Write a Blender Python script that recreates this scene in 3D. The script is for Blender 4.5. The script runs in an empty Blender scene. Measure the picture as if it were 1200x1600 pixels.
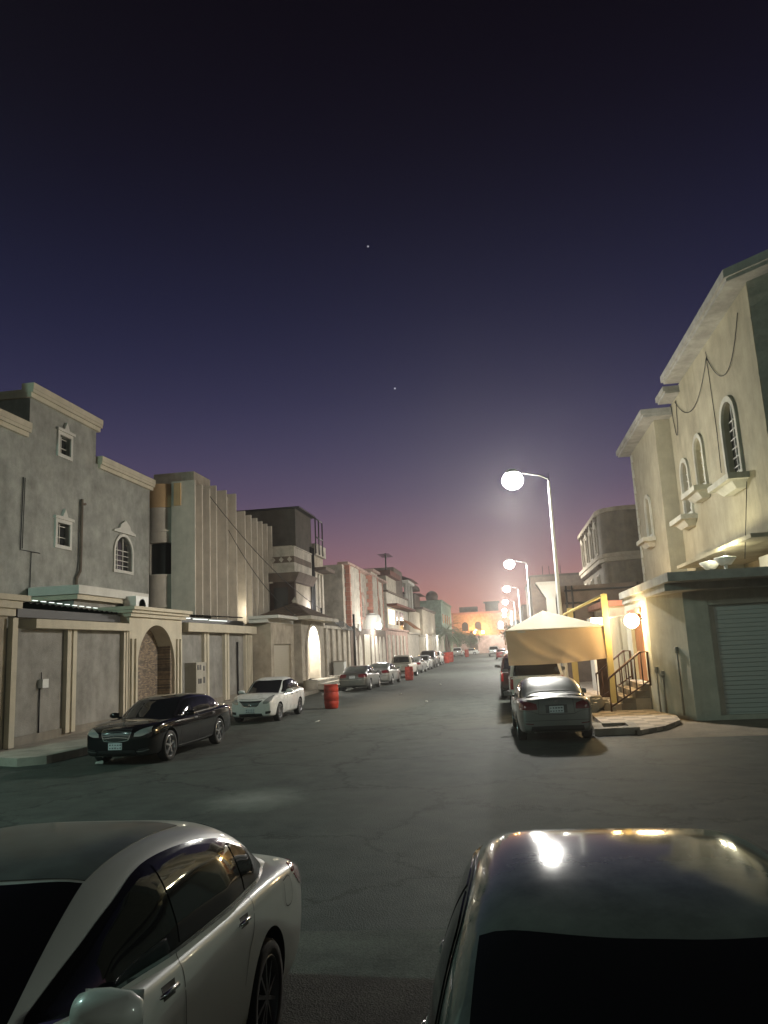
import bpy, bmesh, math, random
from mathutils import Vector, Matrix, geometry
from mathutils.bvhtree import BVHTree
random.seed(11)
SC = bpy.context.scene
COL = SC.collection
LAMP_W = 5000; SPOT = .58; SPILL = .46; CROSS_W = 2300; CROSS2_W = 1000; HAZE = 0.00085; HAZE_G = .76
SKY_STOPS = [(0,(204,134,104)),(.045,(182,116,103)),(.11,(130,98,111)),(.2,(77,71,100)),(.33,(39,39,68)),(.47,(23,22,43)),(.6,(14,9,21)),(.75,(7,3,8))]
BACK_STOPS = [(0,(104,108,98)),(.2,(66,68,64)),(.5,(30,30,32)),(.8,(12,9,12))]
K = 2.4/2.25          # metres per survey unit (everything static was surveyed with a 2.25 eye height)
R = math.radians

# ------------------------------------------------------------------ materials
def nodes(name):
    m = bpy.data.materials.new(name); m.use_nodes = True
    nt = m.node_tree; b = nt.nodes['Principled BSDF']
    return m, nt, b
def N(nt, t, **kw):
    n = nt.nodes.new(t)
    for k, v in kw.items():
        if k in n.inputs: n.inputs[k].default_value = v
        else: setattr(n, k, v)
    return n
def rgba(c): return (c[0], c[1], c[2], 1)
def plain(name, c, rough=.5, metal=0, spec=.5, coat=0):
    m, nt, b = nodes(name)
    b.inputs['Base Color'].default_value = rgba(c); b.inputs['Roughness'].default_value = rough
    b.inputs['Metallic'].default_value = metal; b.inputs['Specular IOR Level'].default_value = spec
    b.inputs['Coat Weight'].default_value = coat
    return m
def stucco(name, c, var=.38, scale=1.3, bump=.25, grain=60, rough=.9, streak=.35):
    m, nt, b = nodes(name); L = nt.links.new
    tc = N(nt, 'ShaderNodeTexCoord')
    n1 = N(nt, 'ShaderNodeTexNoise', Scale=scale, Detail=6, Roughness=.65); L(tc.outputs['Object'], n1.inputs['Vector'])
    mp = N(nt, 'ShaderNodeMapping'); mp.inputs['Scale'].default_value = (1.5, 1.5, .25); L(tc.outputs['Object'], mp.inputs['Vector'])
    n2 = N(nt, 'ShaderNodeTexNoise', Scale=1.1, Detail=5, Roughness=.7); L(mp.outputs[0], n2.inputs['Vector'])
    n3 = N(nt, 'ShaderNodeTexNoise', Scale=grain, Detail=3); L(tc.outputs['Object'], n3.inputs['Vector'])
    r1 = N(nt, 'ShaderNodeMapRange'); r1.inputs[1].default_value = .3; r1.inputs[2].default_value = .7
    r1.inputs[3].default_value = 1-var; r1.inputs[4].default_value = 1+var*.4; L(n1.outputs[0], r1.inputs[0])
    r2 = N(nt, 'ShaderNodeMapRange'); r2.inputs[1].default_value = .42; r2.inputs[2].default_value = .72
    r2.inputs[3].default_value = 1; r2.inputs[4].default_value = 1-streak*.45; L(n2.outputs[0], r2.inputs[0])
    r3 = N(nt, 'ShaderNodeMapRange'); r3.inputs[3].default_value = .86; r3.inputs[4].default_value = 1.12; L(n3.outputs[0], r3.inputs[0])
    a = N(nt, 'ShaderNodeMath', operation='MULTIPLY'); L(r1.outputs[0], a.inputs[0]); L(r2.outputs[0], a.inputs[1])
    a2 = N(nt, 'ShaderNodeMath', operation='MULTIPLY'); L(a.outputs[0], a2.inputs[0]); L(r3.outputs[0], a2.inputs[1])
    mx = N(nt, 'ShaderNodeVectorMath', operation='SCALE'); mx.inputs[0].default_value = c; L(a2.outputs[0], mx.inputs['Scale'])
    L(mx.outputs[0], b.inputs['Base Color'])
    bp = N(nt, 'ShaderNodeBump', Strength=bump, Distance=.02); L(n3.outputs[0], bp.inputs['Height']); L(bp.outputs[0], b.inputs['Normal'])
    b.inputs['Roughness'].default_value = rough; b.inputs['Specular IOR Level'].default_value = .25
    return m
def cloth(name, c, tr):
    m = stucco(name, c, var=.1, grain=140, bump=.12, streak=.1); nt = m.node_tree; b = nt.nodes['Principled BSDF']; o = nt.nodes['Material Output']
    t = nt.nodes.new('ShaderNodeBsdfTranslucent'); t.inputs[0].default_value = rgba(c); mx = nt.nodes.new('ShaderNodeMixShader'); mx.inputs[0].default_value = tr
    nt.links.new(b.outputs[0], mx.inputs[1]); nt.links.new(t.outputs[0], mx.inputs[2]); nt.links.new(mx.outputs[0], o.inputs[0])
    return m
def emit(name, c, s):
    m, nt, b = nodes(name)
    b.inputs['Base Color'].default_value = rgba((.8,.8,.8)); b.inputs['Emission Color'].default_value = rgba(c); b.inputs['Emission Strength'].default_value = s
    return m
def paint(name, c, rough=.28, metal=.0, dust=.35, dustc=(.28,.25,.2), coat=.8):
    m, nt, b = nodes(name); L = nt.links.new
    tc = N(nt, 'ShaderNodeTexCoord')
    n1 = N(nt, 'ShaderNodeTexNoise', Scale=2.2, Detail=7, Roughness=.7); L(tc.outputs['Object'], n1.inputs['Vector'])
    n2 = N(nt, 'ShaderNodeTexNoise', Scale=90, Detail=2); L(tc.outputs['Object'], n2.inputs['Vector'])
    r = N(nt, 'ShaderNodeMapRange'); r.inputs[1].default_value = .35; r.inputs[2].default_value = .75; r.inputs[3].default_value = dust*.25; r.inputs[4].default_value = dust
    L(n1.outputs[0], r.inputs[0])
    mx = N(nt, 'ShaderNodeMix', data_type='RGBA'); mx.inputs['A'].default_value = rgba(c); mx.inputs['B'].default_value = rgba(dustc)
    L(r.outputs[0], mx.inputs['Factor']); L(mx.outputs['Result'], b.inputs['Base Color'])
    r2 = N(nt, 'ShaderNodeMapRange'); r2.inputs[3].default_value = rough; r2.inputs[4].default_value = min(1, rough*1.7+.02); L(n1.outputs[0], r2.inputs[0])
    L(r2.outputs[0], b.inputs['Roughness'])
    b.inputs['Metallic'].default_value = metal; b.inputs['Coat Weight'].default_value = coat; b.inputs['Coat Roughness'].default_value = .06
    bp = N(nt, 'ShaderNodeBump', Strength=.02, Distance=.002); L(n2.outputs[0], bp.inputs['Height']); L(bp.outputs[0], b.inputs['Normal'])
    return m
def stone(name):
    m, nt, b = nodes(name); L = nt.links.new
    tc = N(nt, 'ShaderNodeTexCoord')
    sx = N(nt, 'ShaderNodeSeparateXYZ'); L(tc.outputs['Object'], sx.inputs[0])
    cb = N(nt, 'ShaderNodeCombineXYZ'); L(sx.outputs[1], cb.inputs[0]); L(sx.outputs[2], cb.inputs[1])
    bk = N(nt, 'ShaderNodeTexBrick', Scale=4.5); bk.inputs['Color1'].default_value = (.42,.31,.21,1); bk.inputs['Color2'].default_value = (.15,.12,.10,1)
    bk.inputs['Mortar'].default_value = (.02,.018,.016,1); bk.inputs['Mortar Size'].default_value = .03; bk.inputs['Row Height'].default_value = .2; bk.inputs['Brick Width'].default_value = .75
    L(cb.outputs[0], bk.inputs['Vector'])
    n = N(nt, 'ShaderNodeTexNoise', Scale=9, Detail=6); L(tc.outputs['Object'], n.inputs['Vector'])
    r = N(nt, 'ShaderNodeMapRange'); r.inputs[3].default_value = .4; r.inputs[4].default_value = 1.9; L(n.outputs[0], r.inputs[0])
    sc = N(nt, 'ShaderNodeVectorMath', operation='SCALE'); L(bk.outputs[0], sc.inputs[0]); L(r.outputs[0], sc.inputs['Scale']); L(sc.outputs[0], b.inputs['Base Color'])
    bp = N(nt, 'ShaderNodeBump', Strength=.8, Distance=.04); L(bk.outputs['Fac'], bp.inputs['Height']); bp.invert = True; L(bp.outputs[0], b.inputs['Normal'])
    b.inputs['Roughness'].default_value = .7
    return m
def asphalt(name, c1, c2, dustc, dust=.5, rough=.7, stains=True):
    m, nt, b = nodes(name); L = nt.links.new
    tc = N(nt, 'ShaderNodeTexCoord')
    nb = N(nt, 'ShaderNodeTexNoise', Scale=.16, Detail=8, Roughness=.62, Distortion=.6); L(tc.outputs['Object'], nb.inputs['Vector'])
    nm = N(nt, 'ShaderNodeTexNoise', Scale=1.7, Detail=8, Roughness=.7); L(tc.outputs['Object'], nm.inputs['Vector'])
    nf = N(nt, 'ShaderNodeTexNoise', Scale=55, Detail=4, Roughness=.8); L(tc.outputs['Object'], nf.inputs['Vector'])
    vo = N(nt, 'ShaderNodeTexVoronoi', Scale=70); L(tc.outputs['Object'], vo.inputs['Vector'])
    mx = N(nt, 'ShaderNodeMix', data_type='RGBA'); mx.inputs['A'].default_value = rgba(c1); mx.inputs['B'].default_value = rgba(c2)
    r0 = N(nt, 'ShaderNodeMapRange'); r0.inputs[1].default_value = .35; r0.inputs[2].default_value = .65; L(nm.outputs[0], r0.inputs[0]); L(r0.outputs[0], mx.inputs['Factor'])
    rd = N(nt, 'ShaderNodeMapRange'); rd.inputs[1].default_value = .45; rd.inputs[2].default_value = .78; rd.inputs[4].default_value = dust; L(nb.outputs[0], rd.inputs[0])
    m2 = N(nt, 'ShaderNodeMix', data_type='RGBA'); L(mx.outputs['Result'], m2.inputs['A']); m2.inputs['B'].default_value = rgba(dustc); L(rd.outputs[0], m2.inputs['Factor'])
    rf = N(nt, 'ShaderNodeMapRange'); rf.inputs[1].default_value = .25; rf.inputs[2].default_value = .75; rf.inputs[3].default_value = .35; rf.inputs[4].default_value = 1.75; L(nf.outputs[0], rf.inputs[0])
    sc = N(nt, 'ShaderNodeVectorMath', operation='SCALE'); L(m2.outputs['Result'], sc.inputs[0]); L(rf.outputs[0], sc.inputs['Scale'])
    last = sc.outputs[0]
    if stains:
        # cracks and tar lines
        vc = N(nt, 'ShaderNodeTexVoronoi', Scale=.33, feature='DISTANCE_TO_EDGE')
        ds = N(nt, 'ShaderNodeVectorMath', operation='SCALE'); ds.inputs['Scale'].default_value = 1.4
        L(nm.outputs['Color'], ds.inputs[0]); ad = N(nt, 'ShaderNodeVectorMath', operation='ADD'); L(tc.outputs['Object'], ad.inputs[0]); L(ds.outputs[0], ad.inputs[1]); L(ad.outputs[0], vc.inputs['Vector'])
        rc = N(nt, 'ShaderNodeMapRange'); rc.inputs[1].default_value = 0; rc.inputs[2].default_value = .02; rc.inputs[3].default_value = .4; rc.inputs[4].default_value = 1; L(vc.outputs[0], rc.inputs[0])
        s2 = N(nt, 'ShaderNodeVectorMath', operation='SCALE'); L(last, s2.inputs[0]); L(rc.outputs[0], s2.inputs['Scale']); last = s2.outputs[0]
    if stains:     # a dusty drift on the crossing, oil by the left kerb, more pale and dark patches
        for (px,py,sx_,sy_,amt,cc) in ((-4.4,12.9,.95,1.1,.75,(.30,.30,.27)),(-8.6,24,1.3,9,.45,(.05,.045,.04)),(1.2,17.5,1.3,2.2,.5,(.045,.045,.042)),(-5.5,36,2.0,12,.35,(.21,.18,.14)),(7,19.2,4,1.6,.4,(.05,.052,.05))):
            sb = N(nt, 'ShaderNodeVectorMath', operation='SUBTRACT'); L(tc.outputs['Object'], sb.inputs[0]); sb.inputs[1].default_value = (px,py,0)
            dv = N(nt, 'ShaderNodeVectorMath', operation='DIVIDE'); L(sb.outputs[0], dv.inputs[0]); dv.inputs[1].default_value = (sx_,sy_,1)
            ln = N(nt, 'ShaderNodeVectorMath', operation='LENGTH'); L(dv.outputs[0], ln.inputs[0])
            an = N(nt, 'ShaderNodeMath', operation='MULTIPLY_ADD'); L(nm.outputs[0], an.inputs[0]); an.inputs[1].default_value = 1.6; L(ln.outputs['Value'], an.inputs[2])
            rr_ = N(nt, 'ShaderNodeMapRange'); rr_.inputs[1].default_value = .9; rr_.inputs[2].default_value = 1.9; rr_.inputs[3].default_value = amt; rr_.inputs[4].default_value = 0; L(an.outputs[0], rr_.inputs[0])
            mm = N(nt, 'ShaderNodeMix', data_type='RGBA'); L(rr_.outputs[0], mm.inputs['Factor']); L(last, mm.inputs['A']); mm.inputs['B'].default_value = rgba(cc); last = mm.outputs['Result']
    L(last, b.inputs['Base Color'])
    bp = N(nt, 'ShaderNodeBump', Strength=.5, Distance=.012); L(vo.outputs[0], bp.inputs['Height']); L(bp.outputs[0], b.inputs['Normal'])
    b.inputs['Roughness'].default_value = rough; b.inputs['Specular IOR Level'].default_value = .2
    return m
def leafmat(name, c1, c2):
    m, nt, b = nodes(name); L = nt.links.new
    oi = N(nt, 'ShaderNodeTexCoord'); n = N(nt, 'ShaderNodeTexNoise', Scale=1.5, Detail=3); L(oi.outputs['Object'], n.inputs['Vector'])
    mx = N(nt, 'ShaderNodeMix', data_type='RGBA'); mx.inputs['A'].default_value = rgba(c1); mx.inputs['B'].default_value = rgba(c2); L(n.outputs[0], mx.inputs['Factor'])
    L(mx.outputs['Result'], b.inputs['Base Color']); b.inputs['Roughness'].default_value = .6
    return m
def tiles(name, c1, c2, scale=2.2):
    m, nt, b = nodes(name); L = nt.links.new
    tc = N(nt, 'ShaderNodeTexCoord')
    ch = N(nt, 'ShaderNodeTexChecker', Scale=scale); ch.inputs['Color1'].default_value = rgba(c1); ch.inputs['Color2'].default_value = rgba(c2); L(tc.outputs['Object'], ch.inputs['Vector'])
    n = N(nt, 'ShaderNodeTexNoise', Scale=3, Detail=7, Roughness=.7); L(tc.outputs['Object'], n.inputs['Vector'])
    r = N(nt, 'ShaderNodeMapRange'); r.inputs[3].default_value = .5; r.inputs[4].default_value = 1.4; L(n.outputs[0], r.inputs[0])
    sc = N(nt, 'ShaderNodeVectorMath', operation='SCALE'); L(ch.outputs[0], sc.inputs[0]); L(r.outputs[0], sc.inputs['Scale']); L(sc.outputs[0], b.inputs['Base Color'])
    b.inputs['Roughness'].default_value = .8
    return m

M = dict(
 grey=stucco('grey_stucco', (.335,.335,.305)), greyd=stucco('rough_grey_stucco', (.30,.285,.26), bump=.6, grain=35),
 cream=stucco('cream_trim', (.57,.51,.40), var=.15, streak=.3), white=stucco('white_trim', (.6,.58,.53), var=.12, streak=.25),
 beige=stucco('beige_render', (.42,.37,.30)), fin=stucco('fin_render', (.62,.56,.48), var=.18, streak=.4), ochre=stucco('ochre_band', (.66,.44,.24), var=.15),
 tan=stucco('tan_render', (.42,.36,.28)), umber=stucco('umber_render', (.19,.16,.12)), brown=stucco('brown_render', (.16,.12,.095)), dark=stucco('dark_render', (.10,.085,.07)),
 pink=stucco('pink_render', (.48,.33,.28)), quoin=stucco('pink_quoin', (.42,.20,.15), var=.2), pale=stucco('pale_cream_render', (.52,.47,.40)),
 green=stucco('green_render', (.25,.34,.27)), orange=stucco('orange_render', (.5,.3,.18)), dust=stucco('dusty_concrete', (.24,.215,.18), var=.35),
 conc=stucco('pale_concrete', (.36,.33,.28), var=.4, streak=0), rhouse=stucco('ivory_render', (.34,.31,.22), var=.22, streak=.45),
 rock=stucco('rock_faced_stone', (.3,.29,.24), bump=1, grain=9, var=.35), garage=stucco('garage_render', (.46,.45,.38), var=.22, streak=.5),
 fascia=stucco('grey_fascia', (.34,.335,.30)), stone=stone('stacked_stone'),
 glass=plain('dark_glass', (.03,.03,.03), .12, 0, .6), carglass=plain('tinted_car_glass', (.008,.008,.01), .04, 0, .55),
 dustglass=paint('dusty_car_glass', (.02,.021,.02), .3, 0, .7, (.22,.24,.215), .15),
 black=plain('black_plastic', (.012,.012,.012), .45), rubber=plain('tyre_rubber', (.018,.018,.018), .8),
 chrome=plain('chrome', (.75,.75,.76), .12, 1), steel=plain('galvanised_steel', (.55,.56,.57), .4, .7), polem=plain('pale_pole_paint', (.62,.62,.62), .45, .2),
 alloy=plain('alloy_wheel', (.45,.45,.46), .28, .8), alloyd=plain('grey_alloy_wheel', (.16,.16,.165), .35, .7), iron=plain('rusty_iron', (.07,.03,.018), .6, .1), darkm=plain('dark_metal', (.03,.028,.027), .5, .4),
 redlens=plain('red_lens', (.28,.008,.01), .08, 0, .6, 1), redd=plain('dark_red_lens', (.12,.006,.01), .08, 0, .6, 1), clear=plain('clear_lens', (.5,.5,.48), .07, .55, .6, 1), amber=plain('amber_lens', (.5,.16,.02), .1),
 plate=stucco('licence_plate', (.55,.56,.57), var=.1, streak=0, bump=0), platemark=plain('plate_characters', (.09,.09,.1), .6),
 shutter=plain('shutter_slats', (.46,.49,.46), .5, .1), shutterb=plain('cream_shutter_slats', (.42,.37,.28), .5),
 acw=plain('white_sheet_metal', (.6,.6,.57), .45), cab=stucco('cabinet_enamel', (.40,.37,.31), var=.2), wood=stucco('varnished_wood', (.30,.125,.045), var=.35, streak=.4, bump=.1), woodd=stucco('dark_wood', (.06,.035,.025), streak=.4),
 canvas=cloth('tan_canvas', (.62,.47,.32), .4), canvast=cloth('pale_canvas', (.70,.64,.52), .3),
 yellow=stucco('yellow_paint', (.52,.42,.19), var=.12, bump=.05, streak=.15), barrel=stucco('red_plastic', (.44,.045,.025), var=.45, scale=4, bump=.02, streak=.7, rough=.5),
 roof_tile=stucco('roof_tile', (.24,.18,.14), bump=.6, grain=14), redroof=stucco('red_roof_tile', (.16,.06,.045)), cable=plain('black_cable', (.01,.01,.01), .6),
 asphalt=asphalt('worn_asphalt', (.040,.047,.043), (.074,.083,.075), (.105,.106,.092), .6, .75), apron=asphalt('gravelly_concrete', (.065,.068,.06), (.125,.128,.112), (.18,.17,.145), .5, .85, False),
 sand=asphalt('dusty_ground', (.16,.14,.115), (.23,.20,.16), (.28,.25,.2), .6, .95, False), tile=tiles('pavement_tiles', (.36,.3,.24), (.2,.17,.14)),
 leaf=leafmat('leaf', (.05,.085,.03), (.11,.14,.06)), palm=leafmat('palm_leaf', (.07,.12,.05), (.13,.17,.09)), bark=stucco('bark', (.14,.1,.07), bump=1, grain=12),
 lampglow=emit('lamp_lens', (1,.98,.94), 90), warmglow=emit('warm_globe', (1,.78,.42), 90), tube=emit('fluorescent_tube', (.92,1,.93), 1.2), litwin=emit('warm_window', (1,.66,.25), 1.5), whiteglow=emit('white_globe', (1,.97,.9), 60), sodium=emit('sodium_globe', (1,.55,.2), 22), litdim=emit('dim_window', (.9,.75,.3), .55),
)

# ------------------------------------------------------------------ mesh builder
def link(o): COL.objects.link(o); return o
def wloc(o):
    v = Vector((0,0,0))
    while o is not None: v += o.location; o = o.parent
    return v
class MB:
    def __init__(s): s.bm = bmesh.new(); s.mi = 0
    def _f(s, vs):
        try:
            f = s.bm.faces.new(vs); f.material_index = s.mi; return f
        except ValueError: return None
    def hexa(s, P):   # 8 points: bottom loop 0-3, top loop 4-7
        v = [s.bm.verts.new(p) for p in P]
        for q in ((0,3,2,1),(4,5,6,7),(0,1,5,4),(1,2,6,5),(2,3,7,6),(3,0,4,7)): s._f([v[i] for i in q])
        return s
    def box(s, x0,x1,y0,y1,z0,z1):
        return s.hexa([(x0,y0,z0),(x1,y0,z0),(x1,y1,z0),(x0,y1,z0),(x0,y0,z1),(x1,y0,z1),(x1,y1,z1),(x0,y1,z1)])
    def tube(s, pts, r, n=8, cap=True):
        pts = [Vector(p) for p in pts]; rs = r if isinstance(r, (list,tuple)) else [r]*len(pts)
        rings = []
        for i, p in enumerate(pts):
            t = (pts[min(i+1,len(pts)-1)]-pts[max(i-1,0)]).normalized()
            a = Vector((0,0,1)) if abs(t.z) < .9 else Vector((1,0,0))
            u = t.cross(a).normalized(); w = t.cross(u)
            rings.append([s.bm.verts.new(p+(u*math.cos(k*2*math.pi/n)+w*math.sin(k*2*math.pi/n))*rs[i]) for k in range(n)])
        for A, B in zip(rings, rings[1:]):
            for k in range(n):
                f = s._f([A[k],A[(k+1)%n],B[(k+1)%n],B[k]])
                if f: f.smooth = True
        if cap: s._f(rings[0][::-1]); s._f(rings[-1])
        return s
    def lathe(s, prof, c, axis='z', n=24, a0=0, a1=2*math.pi):   # prof: (radius, height)
        full = abs(a1-a0-2*math.pi) < 1e-6; m = n if full else n+1
        c = Vector(c); rings = []
        for (r, h) in prof:
            ring = []
            for k in range(m):
                a = a0+(a1-a0)*k/n; ca, sa = math.cos(a)*r, math.sin(a)*r
                d = Vector((ca,sa,h)) if axis == 'z' else Vector((h,ca,sa)) if axis == 'x' else Vector((sa,h,ca))
                ring.append(s.bm.verts.new(c+d))
            rings.append(ring)
        for A, B in zip(rings, rings[1:]):
            for k in range(n):
                k2 = (k+1) % m
                f = s._f([A[k],A[k2],B[k2],B[k]])
                if f: f.smooth = True
        return s
    def plate(s, outline, holes, fn, n0, n1):   # 2-D outline with holes, extruded from n0 to n1; fn(a, n, b) -> world
        loops = [outline]+list(holes)
        flat = [p for l in loops for p in l]
        tris = geometry.tessellate_polygon([[Vector((p[0],p[1],0)) for p in l] for l in loops])
        V0 = [s.bm.verts.new(fn(p[0],n0,p[1])) for p in flat]; V1 = [s.bm.verts.new(fn(p[0],n1,p[1])) for p in flat]
        for t in tris:
            s._f([V0[i] for i in t]); s._f([V1[i] for i in t][::-1])
        k = 0
        for l in loops:
            for i in range(len(l)):
                j = (i+1) % len(l); s._f([V0[k+i],V0[k+j],V1[k+j],V1[k+i]])
            k += len(l)
        return s
    def build(s, name, mats, parent=None, scale=None, sharp=None):
        sc = K if scale is None else scale
        bm = s.bm
        bmesh.ops.remove_doubles(bm, verts=bm.verts, dist=1e-5)
        if sc != 1: bmesh.ops.scale(bm, vec=(sc,)*3, verts=bm.verts)
        bmesh.ops.recalc_face_normals(bm, faces=bm.faces)
        if parent is not None:
            bmesh.ops.translate(bm, vec=-wloc(parent), verts=bm.verts)
        if sharp:
            for e in bm.edges:
                if len(e.link_faces) == 2 and e.calc_face_angle(0) > sharp: e.smooth = False
        me = bpy.data.meshes.new(name); bm.to_mesh(me); bm.free()
        for m in (mats if isinstance(mats, (list,tuple)) else [mats]): me.materials.append(M[m] if isinstance(m, str) else m)
        o = bpy.data.objects.new(name, me); link(o)
        if parent is not None: o.parent = parent
        return o
def tag(o, label, cat, group=None, kind=None):
    if label: o['label'] = label
    if cat: o['category'] = cat
    if group: o['group'] = group
    if kind: o['kind'] = kind
    return o
def thing(name, loc, label, cat, group=None, scale=None):
    o = bpy.data.objects.new(name, None); link(o); o.empty_display_size = .2
    o.location = Vector(loc)*(K if scale is None else scale)
    return tag(o, label, cat, group)
def box(name, mat, parent, *b, scale=None): return MB().box(*b).build(name, mat, parent, scale)
class Wall:           # 'x' wall facing +x (s=1) or -x (s=-1); 'y' wall facing -y
    def __init__(s, ax, c, sg=1): s.ax, s.c, s.sg = ax, c, sg
    def p(s, a, n, z): return (s.c+n*s.sg, a, z) if s.ax == 'x' else (a, s.c-n, z)
    def box(s, mb, a0,a1,n0,n1,z0,z1):
        return mb.hexa([s.p(a0,n0,z0),s.p(a1,n0,z0),s.p(a1,n1,z0),s.p(a0,n1,z0),s.p(a0,n0,z1),s.p(a1,n0,z1),s.p(a1,n1,z1),s.p(a0,n1,z1)])
def rect(a0,a1,z0,z1): return [(a0,z0),(a1,z0),(a1,z1),(a0,z1)]
def arch(ac, z0, w, h, kind=1, n=14):     # kind 1 round, 2 pointed, 0 rectangle
    a0, a1 = ac-w/2, ac+w/2; pts = [(a0,z0),(a1,z0)]
    if kind == 0: return pts+[(a1,z0+h),(a0,z0+h)]
    rise = w/2 if kind == 1 else w*.75
    rise = min(rise, h*.9); zs = z0+h-rise
    for k in range(n+1):
        t = k/n
        if kind == 1: pts.append((ac+w/2*math.cos(math.pi*t), zs+rise*math.sin(math.pi*t)))
        else:
            q = 1-abs(2*t-1); x = (w/2)*(1-q**1.6)*(1 if t < .5 else -1); pts.append((ac+x, zs+rise*(1-(1-q)**1.5 if q < 1 else 1)))
    out = []
    for p in pts:
        if not out or (abs(p[0]-out[-1][0])+abs(p[1]-out[-1][1])) > 1e-4: out.append(p)
    return out
def grow(ol, ac, z0, z1, f):      # scale an outline about its centre by adding f on each side
    zc = (z0+z1)/2; w = max(abs(p[0]-ac) for p in ol); h = (z1-z0)/2
    return [(ac+(p[0]-ac)*(w+f)/w, zc+(p[1]-zc)*(h+f)/h) for p in ol]
def window(W, parent, ac, z0, w, h, kind=0, fw=.12, out=.06, depth=.16, bars=(2,3), frame='cream', glass='glass', bar='white', pediment=None, sill=None, lit=None):
    ol = arch(ac, z0, w, h, kind)
    f = MB(); f.plate(grow(ol, ac, z0, z0+h, fw), [grow(ol, ac, z0, z0+h, .0)], W.p, .001, out)
    if pediment:
        t = z0+h+fw; ww = w/2+fw+.08
        if pediment == 'gable': f.plate([(ac-ww,t+.002),(ac+ww,t+.002),(ac+ww,t+.1),(ac+.28*ww,t+.12),(ac,t+.42),(ac-.28*ww,t+.12),(ac-ww,t+.1)], [], W.p, .001, out+.05)
        else: f.plate([(ac-ww,t+.002),(ac+ww,t+.002),(ac+ww*.95,t+.09),(ac+ww*.5,t+.2),(ac+ww*.42,t+.36),(ac,t+.58),(ac-ww*.42,t+.36),(ac-ww*.5,t+.2),(ac-ww*.95,t+.09)], [], W.p, .001, out+.05)
    fo = f.build('window', frame, parent)
    g = MB(); g.plate(grow(ol, ac, z0, z0+h, .03), [], W.p, -depth-.02, -depth); g.build('pane', lit or glass, fo)
    if bars:
        b = MB(); nv, nh = bars
        for i in range(1, nv+1):
            a = ac-w/2+w*i/(nv+1); zt = z0+h-(0 if kind == 0 else w/2*(1-math.sqrt(max(0,1-((a-ac)/(w/2))**2)))*(1 if kind == 1 else 1.5))
            W.box(b, a-.018,a+.018,-depth+.001,-depth+.04,z0,zt)
        for i in range(1, nh+1):
            z = z0+(h-(0 if kind == 0 else w*.4))*i/nh - (0 if kind else h/(nh+1)*.3)
            W.box(b, ac-w/2,ac+w/2,-depth+.003,-depth+.036,z-.015,z+.015)
        b.build('window_bars', bar, fo)
    if sill: 
        s = MB(); sw = w/2+sill[0]; so = sill[1]
        s.hexa([W.p(ac-sw*.6,.002,z0-fw-.42),W.p(ac+sw*.6,.002,z0-fw-.42),W.p(ac+sw*.6,so*.45,z0-fw-.42),W.p(ac-sw*.6,so*.45,z0-fw-.42),
                W.p(ac-sw*.8,.002,z0-fw-.2),W.p(ac+sw*.8,.002,z0-fw-.2),W.p(ac+sw*.8,so*.75,z0-fw-.2),W.p(ac-sw*.8,so*.75,z0-fw-.2)])
        W.box(s, ac-sw,ac+sw,.003,so,z0-fw-.198,z0-fw-.01); s.build('sill', frame, fo)
    return ol
def shutter_slats(W, a0,a1,z0,z1,n0,step=.105, name='shutter', mat='shutter', parent=None):
    b = MB(); z = z0
    while z < z1-.01:
        zt = min(z+step, z1)
        b.hexa([W.p(a0,n0-.03,z),W.p(a1,n0-.03,z),W.p(a1,n0+.008,z),W.p(a0,n0+.008,z),W.p(a0,n0-.03,zt-.012),W.p(a1,n0-.03,zt-.012),W.p(a1,n0+.028,zt-.012),W.p(a0,n0+.028,zt-.012)])
        z = zt
    W.box(b, a0,a1,n0-.06,n0-.031,z0,z1)
    return b.build(name, mat, parent)
def light(name, kind, loc, power, color, parent=None, size=.1, rot=None, spot=None, blend=.4, scale=None):
    d = bpy.data.lights.new(name, kind); d.energy = power; d.color = color
    if kind in ('POINT','SPOT'): d.shadow_soft_size = size
    if kind == 'SPOT': d.spot_size = R(spot or 160); d.spot_blend = blend
    o = bpy.data.objects.new(name, d); link(o); o.location = Vector(loc)*(K if scale is None else scale)
    if rot: o.rotation_euler = rot
    if parent is not None: o.location = o.location-wloc(parent); o.parent = parent
    return o
# ------------------------------------------------------------------ ground
def struct(name, mat, mb, scale=None): o = mb.build(name, mat, None, scale); o['kind'] = 'structure'; return o
struct('ground', 'sand', MB().box(-400,400,-60,900,-.5,-.012), 1)
m = MB(); m.plate([(-90,6.9),(90,6.9),(90,19.3),(3.0,19.3),(2.35,21.5),(2.35,230),(-11.2,230),(-11.2,19.2),(-13.6,18.6),(-90,18.6)], [], lambda a,n,b: (a,b,n), -.1, 0); struct('road', 'asphalt', m, 1)
m = MB(); m.plate([(-60,-12),(60,-12),(60,6.95),(14,7.0),(1,6.93),(-.6,6.98),(-2,6.9),(-60,7.0)], [], lambda a,n,b: (a,b,n), -.09, .012); struct('parking_apron', 'apron', m, 1)
m = MB(); m.plate([(-60,-12),(-1.25,-12),(-1.25,2.7),(-60,2.7)], [], lambda a,n,b: (a,b,n), .0125, .2); struct('pavement', 'conc', m, 1)
# left pavement with its broken rounded end
m = MB(); m.plate([(-13.9,18.9),(-13.2,17.95),(-11.9,17.45),(-11.35,17.8),(-11.2,19),(-11.2,225),(-13.9,225)], [], lambda a,n,b: (a,b,n), -.05, .2); struct('pavement', 'conc', m, 1)
m = MB(); m.plate([(3.05,20.1),(3.9,21.0),(4.55,22.3),(4.72,23.6),(4.6,24.9),(4.6,29),(5,29.1),(5,225),(2.45,225),(2.45,22.4)], [], lambda a,n,b: (a,b,n), -.05, .1); struct('pavement', 'tile', m, 1)

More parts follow.
